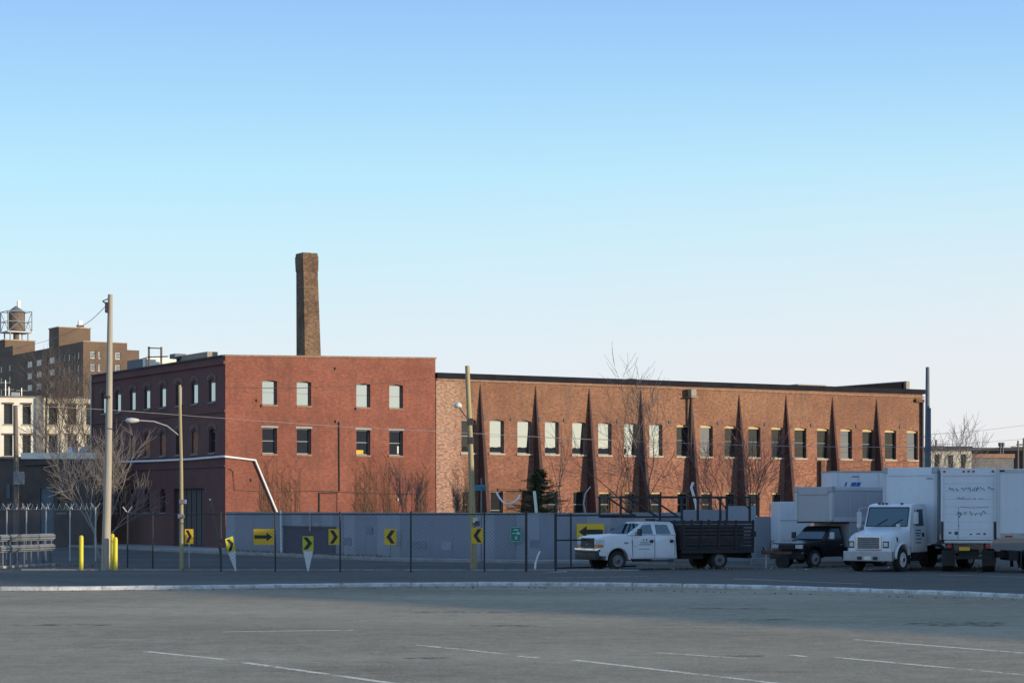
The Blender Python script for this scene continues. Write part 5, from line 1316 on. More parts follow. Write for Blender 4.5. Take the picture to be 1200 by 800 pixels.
def conv_truck(label, loc, az, boxlen, boxtop, boxx=-3.55):
    # medium duty bonneted truck, origin under front axle
    t = thing('box_truck', label, 'truck', loc, az)
    wf = lambda z: 1.1
    r = 0.5
    # hood: tapered forward
    bm = bmesh.new()
    secs = [(0.93, 0.60, 0.94, 1.42, 0.99), (0.87, 0.66, 0.98, 1.55, 0.99), (0.5, 0.62, 1.02, 1.66, 1.0), (-0.3, 0.62, 1.06, 1.78, 1.0), (-0.72, 0.62, 1.1, 1.84, 1.0)]
    # ring: half-width at bottom wb, top narrower
    hood = MB(); rings = []
    for x, zb, hw_, zt, _ in secs:
        rings.append([(x, hw_ , zb), (x, hw_ + 0.0, 1.15), (x, hw_ * 0.97, zt - 0.20), (x, hw_ * 0.86, zt - 0.05), (x, hw_ * 0.55, zt + 0.02), (x, 0, zt + 0.035), (x, -hw_ * 0.55, zt + 0.02), (x, -hw_ * 0.86, zt - 0.05), (x, -hw_ * 0.97, zt - 0.20), (x, -hw_, 1.15), (x, -hw_, zb)])
    n = len(rings[0]); vs = [p for rg in rings for p in rg]
    fs = []
    for i in range(len(rings) - 1):
        for k in range(n - 1):
            if k in (0, n - 2) and i in (2, 3, 1): continue   # leave room for the wheel arch below 1.15
            fs.append((i * n + k, i * n + k + 1, (i + 1) * n + k + 1, (i + 1) * n + k))
    fs.append(tuple(range(n)))
    hood.add(vs, fs); hood.build('hood', 'truck_white', t, smooth=True)
    for s in (1, -1):
        # fender with arch
        m = MB(); N = 12
        pts = [(-0.60 * math.cos(PI * k / N), 0.52 + 0.60 * math.sin(PI * k / N)) for k in range(N + 1)]
        out = []
        for x, z in pts:
            out.append((max(-0.75, min(0.86, x * 1.3)), 1.152 if abs(x) < 0.56 else max(z, 0.55) + 0.15))
        for k in range(N):
            (xa, za), (xb, zb) = pts[k], pts[k + 1]; (oxa, oza), (oxb, ozb) = out[k], out[k + 1]
            y = s * 1.09; m.quad((xa, y, za), (xb, y, zb), (oxb, y, ozb), (oxa, y, oza)); m.quad((xa, y, za), (xb, y, zb), (xb, s * 0.8, zb), (xa, s * 0.8, za))
            # flare lip
            m.quad((xa, s * 1.09, za), (xb, s * 1.09, zb), (xb * 1.08, s * 1.15, zb * 1.02 + 0.03), (xa * 1.08, s * 1.15, za * 1.02 + 0.03))
            m.quad((xa * 1.08, s * 1.15, za * 1.02 + 0.03), (xb * 1.08, s * 1.15, zb * 1.02 + 0.03), (xb * 1.2, s * 1.085, zb * 1.05 + 0.06), (xa * 1.2, s * 1.085, za * 1.05 + 0.06))
        m.quad((0.6, s * 1.09, 0.6), (0.9, s * 0.95, 0.62), (0.9, s * 0.95, 1.16), (0.6, s * 1.09, 1.16))
        m.build('fender', 'truck_white', t, smooth=True)
        MB().box(-0.62, -0.58, s * 0.8 - 0.35, s * 0.8 + 0.35, 0.3, 0.7).build('mud_flap', 'black_metal', t)
        MB().cbox(0.72, 0.955, s * 0.80 - 0.15, s * 0.80 + 0.12, 1.0, 1.28, 0.03).build('headlight', 'black_metal', t)
        MB().cbox(0.93, 0.97, s * 0.79 - 0.10, s * 0.79 + 0.09, 1.05, 1.23, 0.02).build('headlight_lens', 'lamp_glass', t)
    MB().box(-0.7, 0.8, -0.75, 0.75, 0.5, 1.1).build('engine_bay', 'chassis', t)
    gsh = MB().cbox(0.90, 0.985, -0.58, 0.58, 0.90, 1.50, 0.03).build('grille_surround', 'chrome', t)
    MB().box(0.986, 0.992, -0.50, 0.50, 0.96, 1.44).build('grille', 'frame_grey', gsh)
    for k in range(6): MB().box(0.993, 0.999, -0.49, 0.49, 1.0 + k * 0.075, 1.02 + k * 0.075).build('grille_bar', 'black_metal', gsh)
    bp = MB().cbox(0.88, 1.08, -1.12, 1.12, 0.45, 0.86, 0.03).build('front_bumper', 'bumper_grey', t)
    for s in (1, -1): MB().cbox(1.07, 1.095, s * 0.36 - 0.11, s * 0.36 + 0.11, 0.5, 0.64, 0.015).build('bumper_opening', 'black_metal', bp)
    MB().box(1.082, 1.092, -0.16, 0.16, 0.5, 0.65).build('number_plate', 'plate', bp)
    # cab
    cabp = [(-0.66, 1.1), (-0.70, 1.82), (-1.0, 2.72), (-1.12, 2.81), (-1.5, 2.86), (-2.35, 2.86), (-2.42, 2.78), (-2.45, 0.78), (-0.95, 0.78), (-0.85, 1.0)]
    cw = lambda z: 1.08 if z < 1.8 else 1.08 - (z - 1.8) * 0.07
    taper_prism(cabp, cw, 0.06).build('cab', 'truck_white', t, smooth=True)
    ws = MB(); f = lambda z: -0.70 - (z - 1.82) * 0.333 + 0.014
    ws.add([(f(1.9), 0.94, 1.92), (f(1.9), -0.94, 1.92), (f(2.66), -0.90, 2.67), (f(2.66), 0.90, 2.67)], [(0, 1, 2, 3)]); ws.build('windscreen', 'car_glass', t)
    wg = MB(); 
    for a, b in (((0.96, 1.90), (-0.96, 1.90)), ((0.92, 2.69), (-0.92, 2.69)), ((0.95, 1.9), (0.92, 2.69)), ((-0.95, 1.9), (-0.92, 2.69))):
        wg.tube([(f(a[1]) + 0.01, a[0], a[1]), (f(b[1]) + 0.01, b[0], b[1])], 0.022, 5)
    for y in (-0.45, 0.25): wg.tube([(f(1.93) + 0.03, y, 1.93), (f(2.2) + 0.03, y + 0.45, 2.2)], 0.012, 4)
    wg.build('windscreen_rubber', 'black_metal', t)
    for s in (1, -1):
        dr = side_panel([(-0.98, 0.95), (-0.92, 1.8), (-1.16, 2.68), (-2.05, 2.70), (-2.08, 0.95)], cw, s, 0.012).build('door', 'truck_white', t)
        side_panel([(-1.05, 1.92), (-1.24, 2.6), (-1.98, 2.62), (-2.0, 1.92)], cw, s, 0.026).build('side_window', 'car_glass', dr)
        side_panel([(-1.13, 1.9), (-1.33, 2.6), (-1.37, 2.6), (-1.17, 1.9)], cw, s, 0.034).build('vent_bar', 'truck_white', dr)
        MB().cbox(-2.0, -1.88, s * 1.1 - 0.02, s * 1.1 + 0.02, 1.45, 1.62, 0.01).build('door_handle', 'black_metal', dr)
        if s > 0:
            tx = MB(); r_ = random.Random(4)
            for (a, b, z0, z1) in [(-1.25, -1.75, 1.70, 1.76), (-1.2, -1.8, 1.58, 1.63), (-1.3, -1.7, 1.48, 1.52), (-1.2, -1.82, 1.34, 1.38), (-1.25, -1.75, 1.18, 1.22)]:
                n = int(abs(b - a) / 0.07)
                for k in range(n):
                    q0 = a + (b - a) * k / n; q1 = a + (b - a) * (k + r_.uniform(.5, .85)) / n; tx.box(q1, q0, s * 1.096 - 0.003, s * 1.096 + 0.005, z0, z1)
            stuff(tx.build('door_lettering', 'ink', dr))
        MB().tube([(-0.78, s * 1.06, 1.9), (-0.7, s * 1.32, 1.95), (-0.78, s * 1.32, 2.65), (-1.0, s * 1.05, 2.7)], 0.015, 5).build('mirror_arm', 'alu', t)
        MB().cbox(-0.85, -0.74, s * 1.32 - 0.10, s * 1.32 + 0.10, 2.0, 2.5, 0.03).build('mirror', 'alu', t)
        MB().cyl((0.05, s * 0.92, 1.72), (0.05, s * 0.92, 1.84), 0.02).cbox(0.0, 0.1, s * 0.92 - 0.08, s * 0.92 + 0.08, 1.84, 2.0, 0.03).build('hood_mirror', 'dirt_white', t)
        wheel(t, 0, s * 0.97, r, 0.28, 'rim_white', s)
        wheel(t, boxx - boxlen * 0.62, s * 0.90, r, 0.5, 'rim_white', s, dual=True)
        MB().cbox(-2.2, -1.1, s * 0.92 - 0.2, s * 0.92 + 0.2, 0.42, 0.76, 0.08).build('fuel_tank', 'chassis', t)
    MB().cbox(0.3, 0.4, 0.93, 1.03, 1.25, 1.45, 0.02).build('air_intake', 'black_metal', t)
    for y in (-0.55, -0.38, -0.21, 0.5): MB().cbox(-1.2, -1.1, y - 0.05, y + 0.05, 2.82, 2.89, 0.01).build('roof_marker', 'ink', t)
    MB().box(boxx - boxlen, 0.85, -0.42, 0.42, 0.62, 0.86).build('chassis', 'chassis', t)
    b = box_body(t, boxx - boxlen, boxx, 1.25, 1.12, boxtop)
    for y in (0.95, ): MB().cbox(boxx + 0.032, boxx + 0.04, y - 0.15, y + 0.15, boxtop - 0.5, boxtop - 0.47, 0.003).build('maker_plate', 'ink', b)
    rear_door(t, b, boxx - boxlen, 1.25, 1.12, boxtop, False)
    return t
# front white truck
az_b = math.atan2(-math.cos(R(36.5)), -math.sin(R(36.5)))
left_b = Vector((-math.sin(az_b), math.cos(az_b), 0)); fwd_b = Vector((math.cos(az_b), math.sin(az_b), 0))
PN = ground(1058, 669.5)
conv_truck('white bonneted box truck facing left beside the dark cab truck', PN - left_b * 1.1, az_b, 6.0, 4.42, -2.95)

def rear_truck(label, corner, az, hw, L, z0, z1, scrawl, name='box_truck'):
    # seen from behind: x forward away from camera, origin at rear centre
    t = thing(name, label, 'truck', corner, az)
    b = box_body(t, 0.0, L, hw, z0, z1); rear_door(t, b, 0.0, hw, z0, z1, scrawl)
    MB().box(0.1, L + 1.9, -0.42, 0.42, 0.62, 0.86).build('chassis', 'chassis', t)
    for s in (1, -1):
        wheel(t, 1.6, s * (hw - 0.3), 0.48, 0.5, 'rim_grey', s, dual=True); wheel(t, L + 1.0, s * (hw - 0.28), 0.48, 0.28, 'rim_grey', s)
        MB().box(1.0, 1.04, s * (hw - 0.3) - 0.28, s * (hw - 0.3) + 0.28, 0.25, 0.9).build('mud_flap', 'black_metal', t)
    taper_prism([(L + 0.15, 0.7), (L + 0.12, 2.6), (L + 0.3, 2.7), (L + 1.3, 2.68), (L + 1.75, 1.7), (L + 2.1, 1.5), (L + 2.15, 0.6), (L + 1.6, 0.6), (L + 1.45, 1.1), (L + 0.7, 1.1), (L + 0.5, 0.7)], lambda z: 1.0 if z < 1.6 else 1.0 - (z - 1.6) * 0.1, 0.05).build('cab', 'truck_white', t, smooth=True)
    for s in (1, -1): side_panel([(L + 0.4, 1.7), (L + 0.4, 2.5), (L + 1.2, 2.48), (L + 1.55, 1.7)], lambda z: 1.0 if z < 1.6 else 1.0 - (z - 1.6) * 0.1, s, 0.012).build('side_window', 'car_glass', t)
    return t
az_r = R(90 - 12.3)      # heading away from the camera
Yr = 86.5
c = Vector(((1135 - 600) / FP * Yr, Yr, 0))
zt = zat(548.5, Yr); zb_ = zat(632, Yr)
rear_truck('white box truck seen from behind with scrawled roll up door', c, az_r, 1.13, 4.8, zb_, zt, True)
# third truck: its side faces the camera, cut by the frame
Ys = 86.0
x0 = (1169 - 600) / FP * Ys
t3 = thing('box_truck', 'white box truck at right edge showing its plain side', 'truck', (x0, Ys, 0), R(-3))
hw = 1.22; L = 6.2
z1 = zat(549, Ys); z0 = zat(630, Ys)
b = MB().cbox(0, L, 0.0, 2.44, z0, z1, 0.03).build('cargo_box', 'box_white', t3)
MB().cbox(-0.03, 0.10, -0.03, 0.12, z0, z1 + 0.01, 0.02).build('corner_post', 'alu', b)
MB().box(0.1, L, -0.03, -0.003, z1 - 0.15, z1 - 0.02).build('top_side_rail', 'alu', b)
MB().box(0.1, L, -0.035, -0.003, z0, z0 + 0.2).build('bottom_side_rail', 'bumper_grey', b)
for k in range(1, 6): MB().box(k * 1.1 - 0.012, k * 1.1 + 0.012, -0.01, -0.003, z0 + 0.2, z1 - 0.15).build('panel_seam', 'alu', b)
MB().cbox(0.08, 0.28, -0.05, -0.031, z1 - 0.12, z1 - 0.05, 0.01).build('marker_lamp', 'black_metal', b)
MB().cbox(0.3, 0.6, -0.06, -0.036, z0 + 0.03, z0 + 0.1, 0.01).build('marker_lamp', 'red_lens', b)
MB().box(0.1, L + 1.5, 0.8, 1.64, 0.6, 0.86).box(0.5, 0.9, 0.2, 2.2, 0.5, 0.9).build('chassis', 'chassis', t3)
for s, y in ((-1, 0.32), (1, 2.12)):
    wheel(t3, 1.7, y, 0.48, 0.5, 'rim_grey', s, dual=True); wheel(t3, L + 1.1, y, 0.48, 0.28, 'rim_grey', s)
    MB().box(0.95, 0.99, y - 0.28, y + 0.28, 0.2, 0.9).build('mud_flap', 'black_metal', t3)
taper_prism([(L + 0.15, 0.7), (L + 0.12, 2.6), (L + 0.3, 2.7), (L + 1.3, 2.68), (L + 1.75, 1.7), (L + 2.1, 1.5), (L + 2.15, 0.6), (L + 1.6, 0.6), (L + 1.45, 1.1), (L + 0.7, 1.1), (L + 0.5, 0.7)], lambda z: 1.0 if z < 1.6 else 1.0 - (z - 1.6) * 0.1, 0.05).build('cab', 'truck_white', t3, smooth=True, loc=(0, 1.22, 0))

# ---- dark cab box truck
def dark_truck(label, loc, az):
    t = thing('box_truck', label, 'truck', loc, az)
    r = 0.4
    body = [(0.78, 0.62), (0.82, 0.98), (0.76, 1.10), (0.4, 1.16), (-0.5, 1.24), (-0.62, 1.26), (-1.9, 1.28), (-1.95, 0.48), (-0.56, 0.48)] + [(-0.5 * math.cos(PI * k / 9), 0.43 + 0.5 * math.sin(PI * k / 9)) for k in range(10)] + [(0.54, 0.6)]
    taper_prism(body, lambda z: 0.98 if z < 1.1 else 0.98 - (z - 1.1) * 0.3, 0.05).build('body', 'dark_paint', t, smooth=True)
    MB().prism([(0.48, 0.5)] + [(-0.48 * math.cos(PI * k / 9), 0.43 + 0.48 * math.sin(PI * k / 9)) for k in range(10)], -0.7, 0.7).build('wheel_well', 'chassis', t)
    gw = lambda z: 0.92 - max(0, z - 1.24) * 0.3
    taper_prism([(-0.58, 1.24), (-1.12, 1.78), (-1.25, 1.84), (-1.85, 1.85), (-1.92, 1.24)], gw, 0.04).build('cab_roof', 'dark_paint', t, smooth=True)
    o = 0.02
    ws = MB(); ws.add([(-0.60 + o, 0.82, 1.28), (-0.60 + o, -0.82, 1.28), (-1.08 + o, -0.70, 1.76), (-1.08 + o, 0.70, 1.76)], [(0, 1, 2, 3)]); ws.build('windscreen', 'car_glass', t)
    for s in (1, -1):
        side_panel([(-0.82, 1.3), (-1.18, 1.72), (-1.72, 1.75), (-1.76, 1.3)], gw, s, 0.012).build('side_window', 'car_glass', t)
        d = side_panel([(-0.66, 0.55), (-0.68, 1.2), (-1.82, 1.22), (-1.82, 0.55)], lambda z: 0.98 if z < 1.1 else 0.98 - (z - 1.1) * 0.3, s, 0.01).build('door', 'dark_paint', t)
        MB().cbox(-1.75, -1.6, s * 0.99 - 0.01, s * 0.99 + 0.02, 0.98, 1.04, 0.01).build('door_handle', 'chrome', d)
        MB().cbox(-1.4, -0.78, s * 0.996 - 0.002, s * 0.996 + 0.004, 0.7, 0.95, 0.002).build('door_lettering', 'frame_grey', d) if False else None
        MB().cbox(0.62, 0.845, s * 0.72 - 0.2, s * 0.72 + 0.22, 0.86, 1.03, 0.03).build('headlight', 'lamp_glass', t)
        wheel(t, 0, s * 0.83, r, 0.24, 'rim_grey', s); wheel(t, -4.4, s * 0.85, r, 0.45, 'rim_grey', s, dual=True)
        MB().cbox(-0.92, -0.82, s * 1.17 - 0.12, s * 1.17 + 0.1, 1.28, 1.58, 0.03).build('mirror', 'dirt_white' if s > 0 else 'black_metal', t)
        MB().tube([(-0.85, s * 0.9, 1.3), (-0.87, s * 1.08, 1.35)], 0.02, 5).build('mirror_arm', 'chrome', t)
    MB().cbox(0.80, 0.86, -0.48, 0.48, 0.82, 1.04, 0.02).build('grille', 'black_metal', t)
    MB().cbox(0.74, 0.95, -0.98, 0.98, 0.60, 0.70, 0.03).build('bumper_strip', 'chrome', t, smooth=True)
    MB().cbox(0.72, 0.93, -0.96, 0.96, 0.38, 0.595, 0.03).build('bumper', 'black_metal', t, smooth=True)
    MB().box(-7.0, 0.6, -0.4, 0.4, 0.5, 0.75).build('chassis', 'chassis', t)
    zt_ = 3.60
    b = box_body(t, -7.0, -0.9, 1.1, 2.05, zt_ + 0.02, 'box_grey', 'alu')
    MB().cbox(-7.0, -2.1, -1.1, 1.1, 0.9, 2.047, 0.03).build('lower_box', 'box_grey', b)
    MB().box(-2.08, -0.95, -1.05, 1.05, 1.98, 2.046).build('attic_floor', 'black_metal', b)
    return t
PN = ground(955.5, 665)
azd = math.atan2(-math.cos(R(51)), -math.sin(R(51))); leftd = Vector((-math.sin(azd), math.cos(azd), 0))
dark_truck('small box truck with dark blue cab and grey cargo box', PN - leftd * 0.95, azd)

# ---- tall white box behind, with blue letters
def rear_box(label, u0, u1, vt, Y, hgt0, az, name='box_truck'):
    x0 = (u0 - 600) / FP * Y; x1 = (u1 - 600) / FP * Y; z1 = zat(vt, Y)
    t = thing(name, label, 'truck', (x0, Y, 0), az); L = (x1 - x0) + 1.5
    b = MB().cbox(0, L, 0, 2.5, 1.15, z1, 0.03).build('cargo_box', 'box_white', t)
    MB().box(-0.02, L, -0.03, 2.52, z1 + 0.002, z1 + 0.06).build('roof_sheet', 'bumper_grey', b)
    for k in range(4): MB().box(0.3 + k, 0.34 + k, -0.01, -0.003, 1.2, z1 - 0.05).build('panel_seam', 'alu', b)
    m = MB()
    for (q, wd, sl) in ((0.62, 0.09, 0.06), (0.92, 0.24, 0.08), (1.18, 0.2, 0.08)):
        zz = zat(569.5, Y); h = 0.20
        m.add([(q, -0.012, zz), (q + wd, -0.012, zz), (q + wd + sl, -0.012, zz + h), (q + sl, -0.012, zz + h)], [(0, 1, 2, 3)])
    m.build('blue_logo', 'logo_blue', b)
    MB().box(1.0, 1.35, -0.013, -0.004, zat(558.7, Y), zat(557.6, Y)).build('maker_lettering', 'ink', b)
    MB().box(0.2, L + 1.6, 0.8, 1.7, 0.6, 0.9).build('chassis', 'chassis', t)
    for s, y in ((-1, 0.3), (1, 2.2)): wheel(t, 1.4, y, 0.48, 0.4, 'rim_grey', s); wheel(t, L + 1.0, y, 0.48, 0.28, 'rim_grey', s)
    taper_prism([(L + 0.1, 0.7), (L + 0.1, 2.5), (L + 1.2, 2.5), (L + 1.6, 1.6), (L + 2.0, 1.4), (L + 2.0, 0.6)], lambda z: 1.0, 0.05).build('cab', 'truck_white', t, loc=(0, 1.25, 0))
    return t
rear_box('tall white box truck with blue letters rising behind the grey box', 974.5, 1040, 553, 101.5, 0, R(3))
# white trailer end behind the dark truck
Yt = 100.0; x0 = (913.5 - 600) / FP * Yt; x1 = (936 - 600) / FP * Yt
tr = thing('box_trailer', 'plain white box trailer left of the grey cargo box', 'trailer', (x0, Yt, 0), 0)
b = MB().cbox(0, x1 - x0 + 0.6, 0, 3.4, 0.5, zat(587.5, Yt), 0.03).build('trailer_body', 'box_white', tr)
MB().box(0.02, x1 - x0 + 0.5, -0.008, -0.002, zat(610, Yt), zat(609, Yt)).build('panel_seam', 'bumper_grey', b)
MB().box(0.1, x1 - x0 + 0.5, 0.2, 3.2, 0.35, 0.5).build('chassis', 'chassis', tr)
for s, y in ((-1, 1.2), (1, 1.2)): pass
wheel(tr, 0.25, 1.6, 0.33, 0.2, 'rim_grey', -1); wheel(tr, x1 - x0 + 0.35, 1.6, 0.33, 0.2, 'rim_grey', 1)
# low rusty tow frame left of the dark truck
tf = thing('tow_frame', 'low dark steel tow hitch frame between the stake truck and dark cab', 'trailer', at(893, 648, 92.5) * 1.0)
tf.location = ((893 - 600) / FP * 92.5, 92.5, 0)
MB().box(0, 1.3, -0.05, 0.05, 0.62, 0.74).box(0.0, 0.5, -0.3, 0.3, 0.66, 0.78).build('drawbar', 'rust', tf)
MB().box(0.15, 0.2, -0.03, 0.03, 0, 0.62).build('jack_leg', 'galv', tf)
MB().tube([(0.35, 0, 0.74), (0.4, 0, 1.2), (0.55, 0, 1.2)], 0.025, 5).tube([(0.1, 0.1, 0.78), (0.05, 0.1, 0.95)], 0.03, 5).build('jack_handle', 'iron', tf)
MB().cyl((0.9, -0.1, 0.3), (0.9, 0.1, 0.3), 0.3, n=18).build('wheel', 'rubber', tf)
# low concrete blocks seen under the trucks
for k, (u, v, w_) in enumerate([(800, 663, 0.8), (895, 661, 1.2), (770, 662, 1.0)]):
    p = ground(u, v); tag(MB().cbox(-w_ / 2, w_ / 2, -0.15, 0.15, 0, 0.3, 0.03).build('concrete_block', 'concrete', loc=p), ['pale concrete block under the rear of white cab', 'pale concrete block under the tow frame', 'pale concrete block under the crew cab doors'][k], 'block')

# ------------------------------------------------------------------ left background
# low dark garage wall
YG = 142.0
xg0 = (-160 - 600) / FP * YG; xg1 = (112 - 600) / FP * YG
zg = zat(537.5, YG)
ga = thing('garage_building', 'low dark brick garage with pale roof ledge at the left of the factory', 'building', (xg0, YG, 0))
Lg = xg1 - xg0
def gx(u): return (u - 600) / FP * YG - xg0
gh_ = [(gx(47), gx(63), 0.0, zat(571, YG), 0), (gx(68), gx(77), zat(600, YG), zat(575, YG), 0)]
wall(lambda s, z, d: (s, d, z), Lg, zg, gh_, 0.25).build('front_wall', 'garage_wall', ga)
MB().box(gx(47) + .01, gx(63) - .01, 0.15, 0.2, 0.0, zat(571, YG) - 0.01).build('door', 'door_teal', ga)
window_unit(ga, ((gx(68) + gx(77)) / 2, 0, zat(600, YG)), 0, gx(77) - gx(68), zat(575, YG) - zat(600, YG), 'pane_dark', 'frame_dark', 'concrete_dark')
MB().box(gx(25), Lg, -0.12, 0.5, zg - 0.01 + 0.012, zg + 0.42).build('roof_ledge', 'cream_wall', ga)
MB().box(0, gx(24.8), -0.1, 0.5, zg + 0.002, zg + 0.15).build('roof_ledge', 'concrete_dark', ga)
MB().box(0, Lg, 0.5, 22, zg - 0.3, zg - 0.05).build('roof', 'tar', ga)
MB().box(gx(8), gx(12), -0.12, -0.003, zat(584, YG), zat(567, YG)).box(gx(16), gx(23), -0.12, -0.003, zat(584, YG), zat(580, YG)).build('wall_fixture', 'shed_blue', ga)
MB().tube([(gx(30), -0.06, zat(545, YG)), (gx(88), -0.06, zat(543, YG))], 0.06, 5).build('conduit', 'iron', ga)
for k, (u0, u1, mt, lab) in enumerate([(74, 86, 'sign_white', 'car under a white cover on the garage roof'), (88, 103, 'car_cover', 'car under a blue cover on the garage roof')]):
    Yc = YG + 5; x0 = (u0 - 600) / FP * Yc; x1 = (u1 - 600) / FP * Yc; L = x1 - x0; H = 1.05
    pr = [(0, 0.15), (0.02, 0.5), (0.12, 0.62), (0.25, 0.66), (0.38, 0.98), (0.5, 1.05), (0.72, 1.02), (0.85, 0.7), (0.98, 0.6), (1.0, 0.15)]
    taper_prism([(x * L, z) for x, z in pr], lambda z: 0.85 if z < 0.6 else 0.85 - (z - 0.6) * 0.5, 0.05).build('x', mt)
    o = COL.objects[-1]; o.name = 'covered_car'; o.location = (x0, Yc + 1, zg - 0.05); tag(o, lab, 'car')
# cream two storey building
YC = 200.0
xc0 = (-60 - 600) / FP * YC; xc1 = (150 - 600) / FP * YC; zcr = zat(465.5, YC)
CBA = R(15); xc0 = (0 - 600) / FP * YC + 0; P0 = Vector(((20 - 600) / FP * YC, YC, 0)); P0 = P0 - Vector((math.cos(CBA), math.sin(CBA), 0)) * 8
xc0 = P0.x; xc1 = xc0 + 24.5
cb = thing('cream_building', 'cream painted building with tall dark windows behind the garage', 'building', P0, CBA)
def cx(u):
    k = (u - 600) / FP; dx_, dy_ = math.cos(CBA), math.sin(CBA); return (k * P0.y - P0.x) / (dx_ - k * dy_)
ch = []
cwins = [(4.5, 14.8), (26.3, 36.2), (57, 67.5), (79, 89.5), (101, 110)]
for u0, u1 in cwins:
    ch.append((cx(u0), cx(u1), zat(497, YC), zat(473.5, YC), 0)); ch.append((cx(u0), cx(u1), zat(534, YC), zat(509.5, YC), 0))
wall(lambda s, z, d: (s, d, z), cx(46.5), zcr, [h for h in ch if h[1] < cx(46)], 0.25).build('front_wall', 'cream_wall', cb)
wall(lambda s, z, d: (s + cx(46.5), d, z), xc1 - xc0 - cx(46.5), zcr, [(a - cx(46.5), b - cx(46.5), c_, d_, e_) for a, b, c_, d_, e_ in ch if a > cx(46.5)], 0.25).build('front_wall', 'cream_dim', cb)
for (a, b, z0, z1, _) in ch: window_unit(cb, ((a + b) / 2, 0, z0), 0, b - a, z1 - z0, 'pane_dim', 'board_dark', 'stone_sill', rail=True, fw=0.09) if False else window_unit(cb, ((a + b) / 2, 0, z0), 0, round(b - a, 2), round(z1 - z0, 2), 'pane_dark', 'frame_dark', 'stone_sill', rail=True)
for (a, b, z0, z1, _) in ch: MB().box(a - 0.12, b + 0.12, -0.12, -0.003, z1 + 0.002, z1 + 0.16).build('window_hood', 'tank_wood', cb)
MB().box(cx(42), cx(51), -0.2, -0.003, 0, zcr - 0.05).build('dark_pilaster', 'concrete_dark', cb)
MB().box(0, xc1 - xc0, -0.15, 0.3, zcr + 0.002, zcr + 0.14).build('coping', 'concrete_dark', cb)
MB().box(0, xc1 - xc0, 0.3, 12, zcr - 0.3, zcr - 0.1).build('roof', 'tar', cb)
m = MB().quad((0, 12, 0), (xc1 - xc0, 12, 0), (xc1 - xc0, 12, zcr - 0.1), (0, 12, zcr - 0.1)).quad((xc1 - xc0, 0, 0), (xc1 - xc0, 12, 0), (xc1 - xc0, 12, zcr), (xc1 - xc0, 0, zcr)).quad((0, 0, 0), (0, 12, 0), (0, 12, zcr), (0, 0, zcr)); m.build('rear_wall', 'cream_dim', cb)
# antennas and clutter on the roof
m = MB()
for u, v in ((7, 444), (11, 452), (26, 453)): x = cx(u); m.cyl((x, 2, zcr - 0.1), (x, 2, zat(v, YC)), 0.05, n=5); m.cyl((x - 0.5, 2, zat(v + 3, YC)), (x + 0.5, 2, zat(v + 3, YC)), 0.03, n=4)
m.build('roof_antenna', 'galv', cb)
MB().cbox(cx(14), cx(24), 2, 4, zcr - 0.1, zcr + 0.6, 0.05).build('roof_unit', 'galv', cb)

# far brown apartments (same street grid)
YB = 490.0
def apartment(label, corner, dims, zt, rows, wl, wr):
    t = thing('apartment_building', label, 'building', corner, ANG)
    Lx, Ly = dims
    return t
ap_c = Vector(((97.5 - 600) / FP * YB, YB, 0))
apt = thing('apartment_building', 'large far brown brick apartment block with rooftop penthouse', 'building', ap_c, ANG)
def ay(u):  # along the shaded side (local +y) from its corner
    k = (u - 600) / FP; return (k * ap_c.y - ap_c.x) / (EY.x - k * EY.y)
def axx(u):
    k = (u - 600) / FP; return (k * ap_c.y - ap_c.x) / (EX.x - k * EX.y)
zA_ = zat(400, YB)
Lya = ay(-40); Lxa = axx(149)
lh = []; rowz = [(zat(420.5, YB), zat(412.5, YB)), (zat(435.5, YB), zat(427.5, YB)), (zat(450.5, YB), zat(442.5, YB)), (zat(465.5, YB), zat(457.5, YB)), (zat(480, YB), zat(472, YB))]
# heights along the side come from true storeys: 2.92 m each
zr = [zA_ - 3.9 - 2.92 * k for k in range(9)]
lw = [(ay(b), ay(a)) for a, b in [(89.5, 92.5), (85.5, 88), (78.5, 81.5), (73.5, 76), (67, 69.5), (56, 64), (41, 48.5), (30.5, 37.5), (9, 12), (-1, 2), (-16, -9), (-30, -22)]]
for (a, b) in lw:
    for z in zr[:7]: lh.append((a, b, z, z + 1.55, 0))
rh = [];
rw = [(axx(a), axx(b)) for a, b in [(106, 112), (115.2, 118.5), (135.3, 141.6)]]
for (a, b) in rw:
    for z in zr[:7]: rh.append((a, b, z, z + 1.6, 0))
wall(lambda s, z, d: (d, s, z), Lya, zA_, lh, 0.25).build('side_wall', 'brick_far', apt)
wall(lambda s, z, d: (s, d, z), Lxa, zA_, rh, 0.25).build('end_wall', 'brick_far', apt)
for (a, b) in lw:
    for z in zr[:7]: window_unit(apt, (0, (a + b) / 2, z), -PI / 2, round(b - a, 1), 1.55, 'far_pane', 'frame_white', None, rail=True, fw=0.1)
for (a, b) in rw:
    for z in zr[:7]: window_unit(apt, ((a + b) / 2, 0, z), 0, round(b - a, 1), 1.6, 'far_pane', 'frame_white', None, rail=True, fw=0.14)
MB().box(0.3, Lxa, 0.3, Lya, zA_ - 0.5, zA_ - 0.3).build('roof', 'tar', apt)
MB().box(-0.05, Lxa + 0.05, -0.05, 0.25, zA_ + 0.002, zA_ + 0.15).build('coping', 'stone_sill', apt)
MB().box(Lxa + 0.01, axx(165), 1.0, 12, 0, zat(409.3, YB + 5)).build('side_block', 'brick_far', apt)
MB().quad((Lxa, 0, 0), (Lxa, 20, 0), (Lxa, 20, zA_), (Lxa, 0, zA_)).build('rear_wall', 'brick_far', apt)
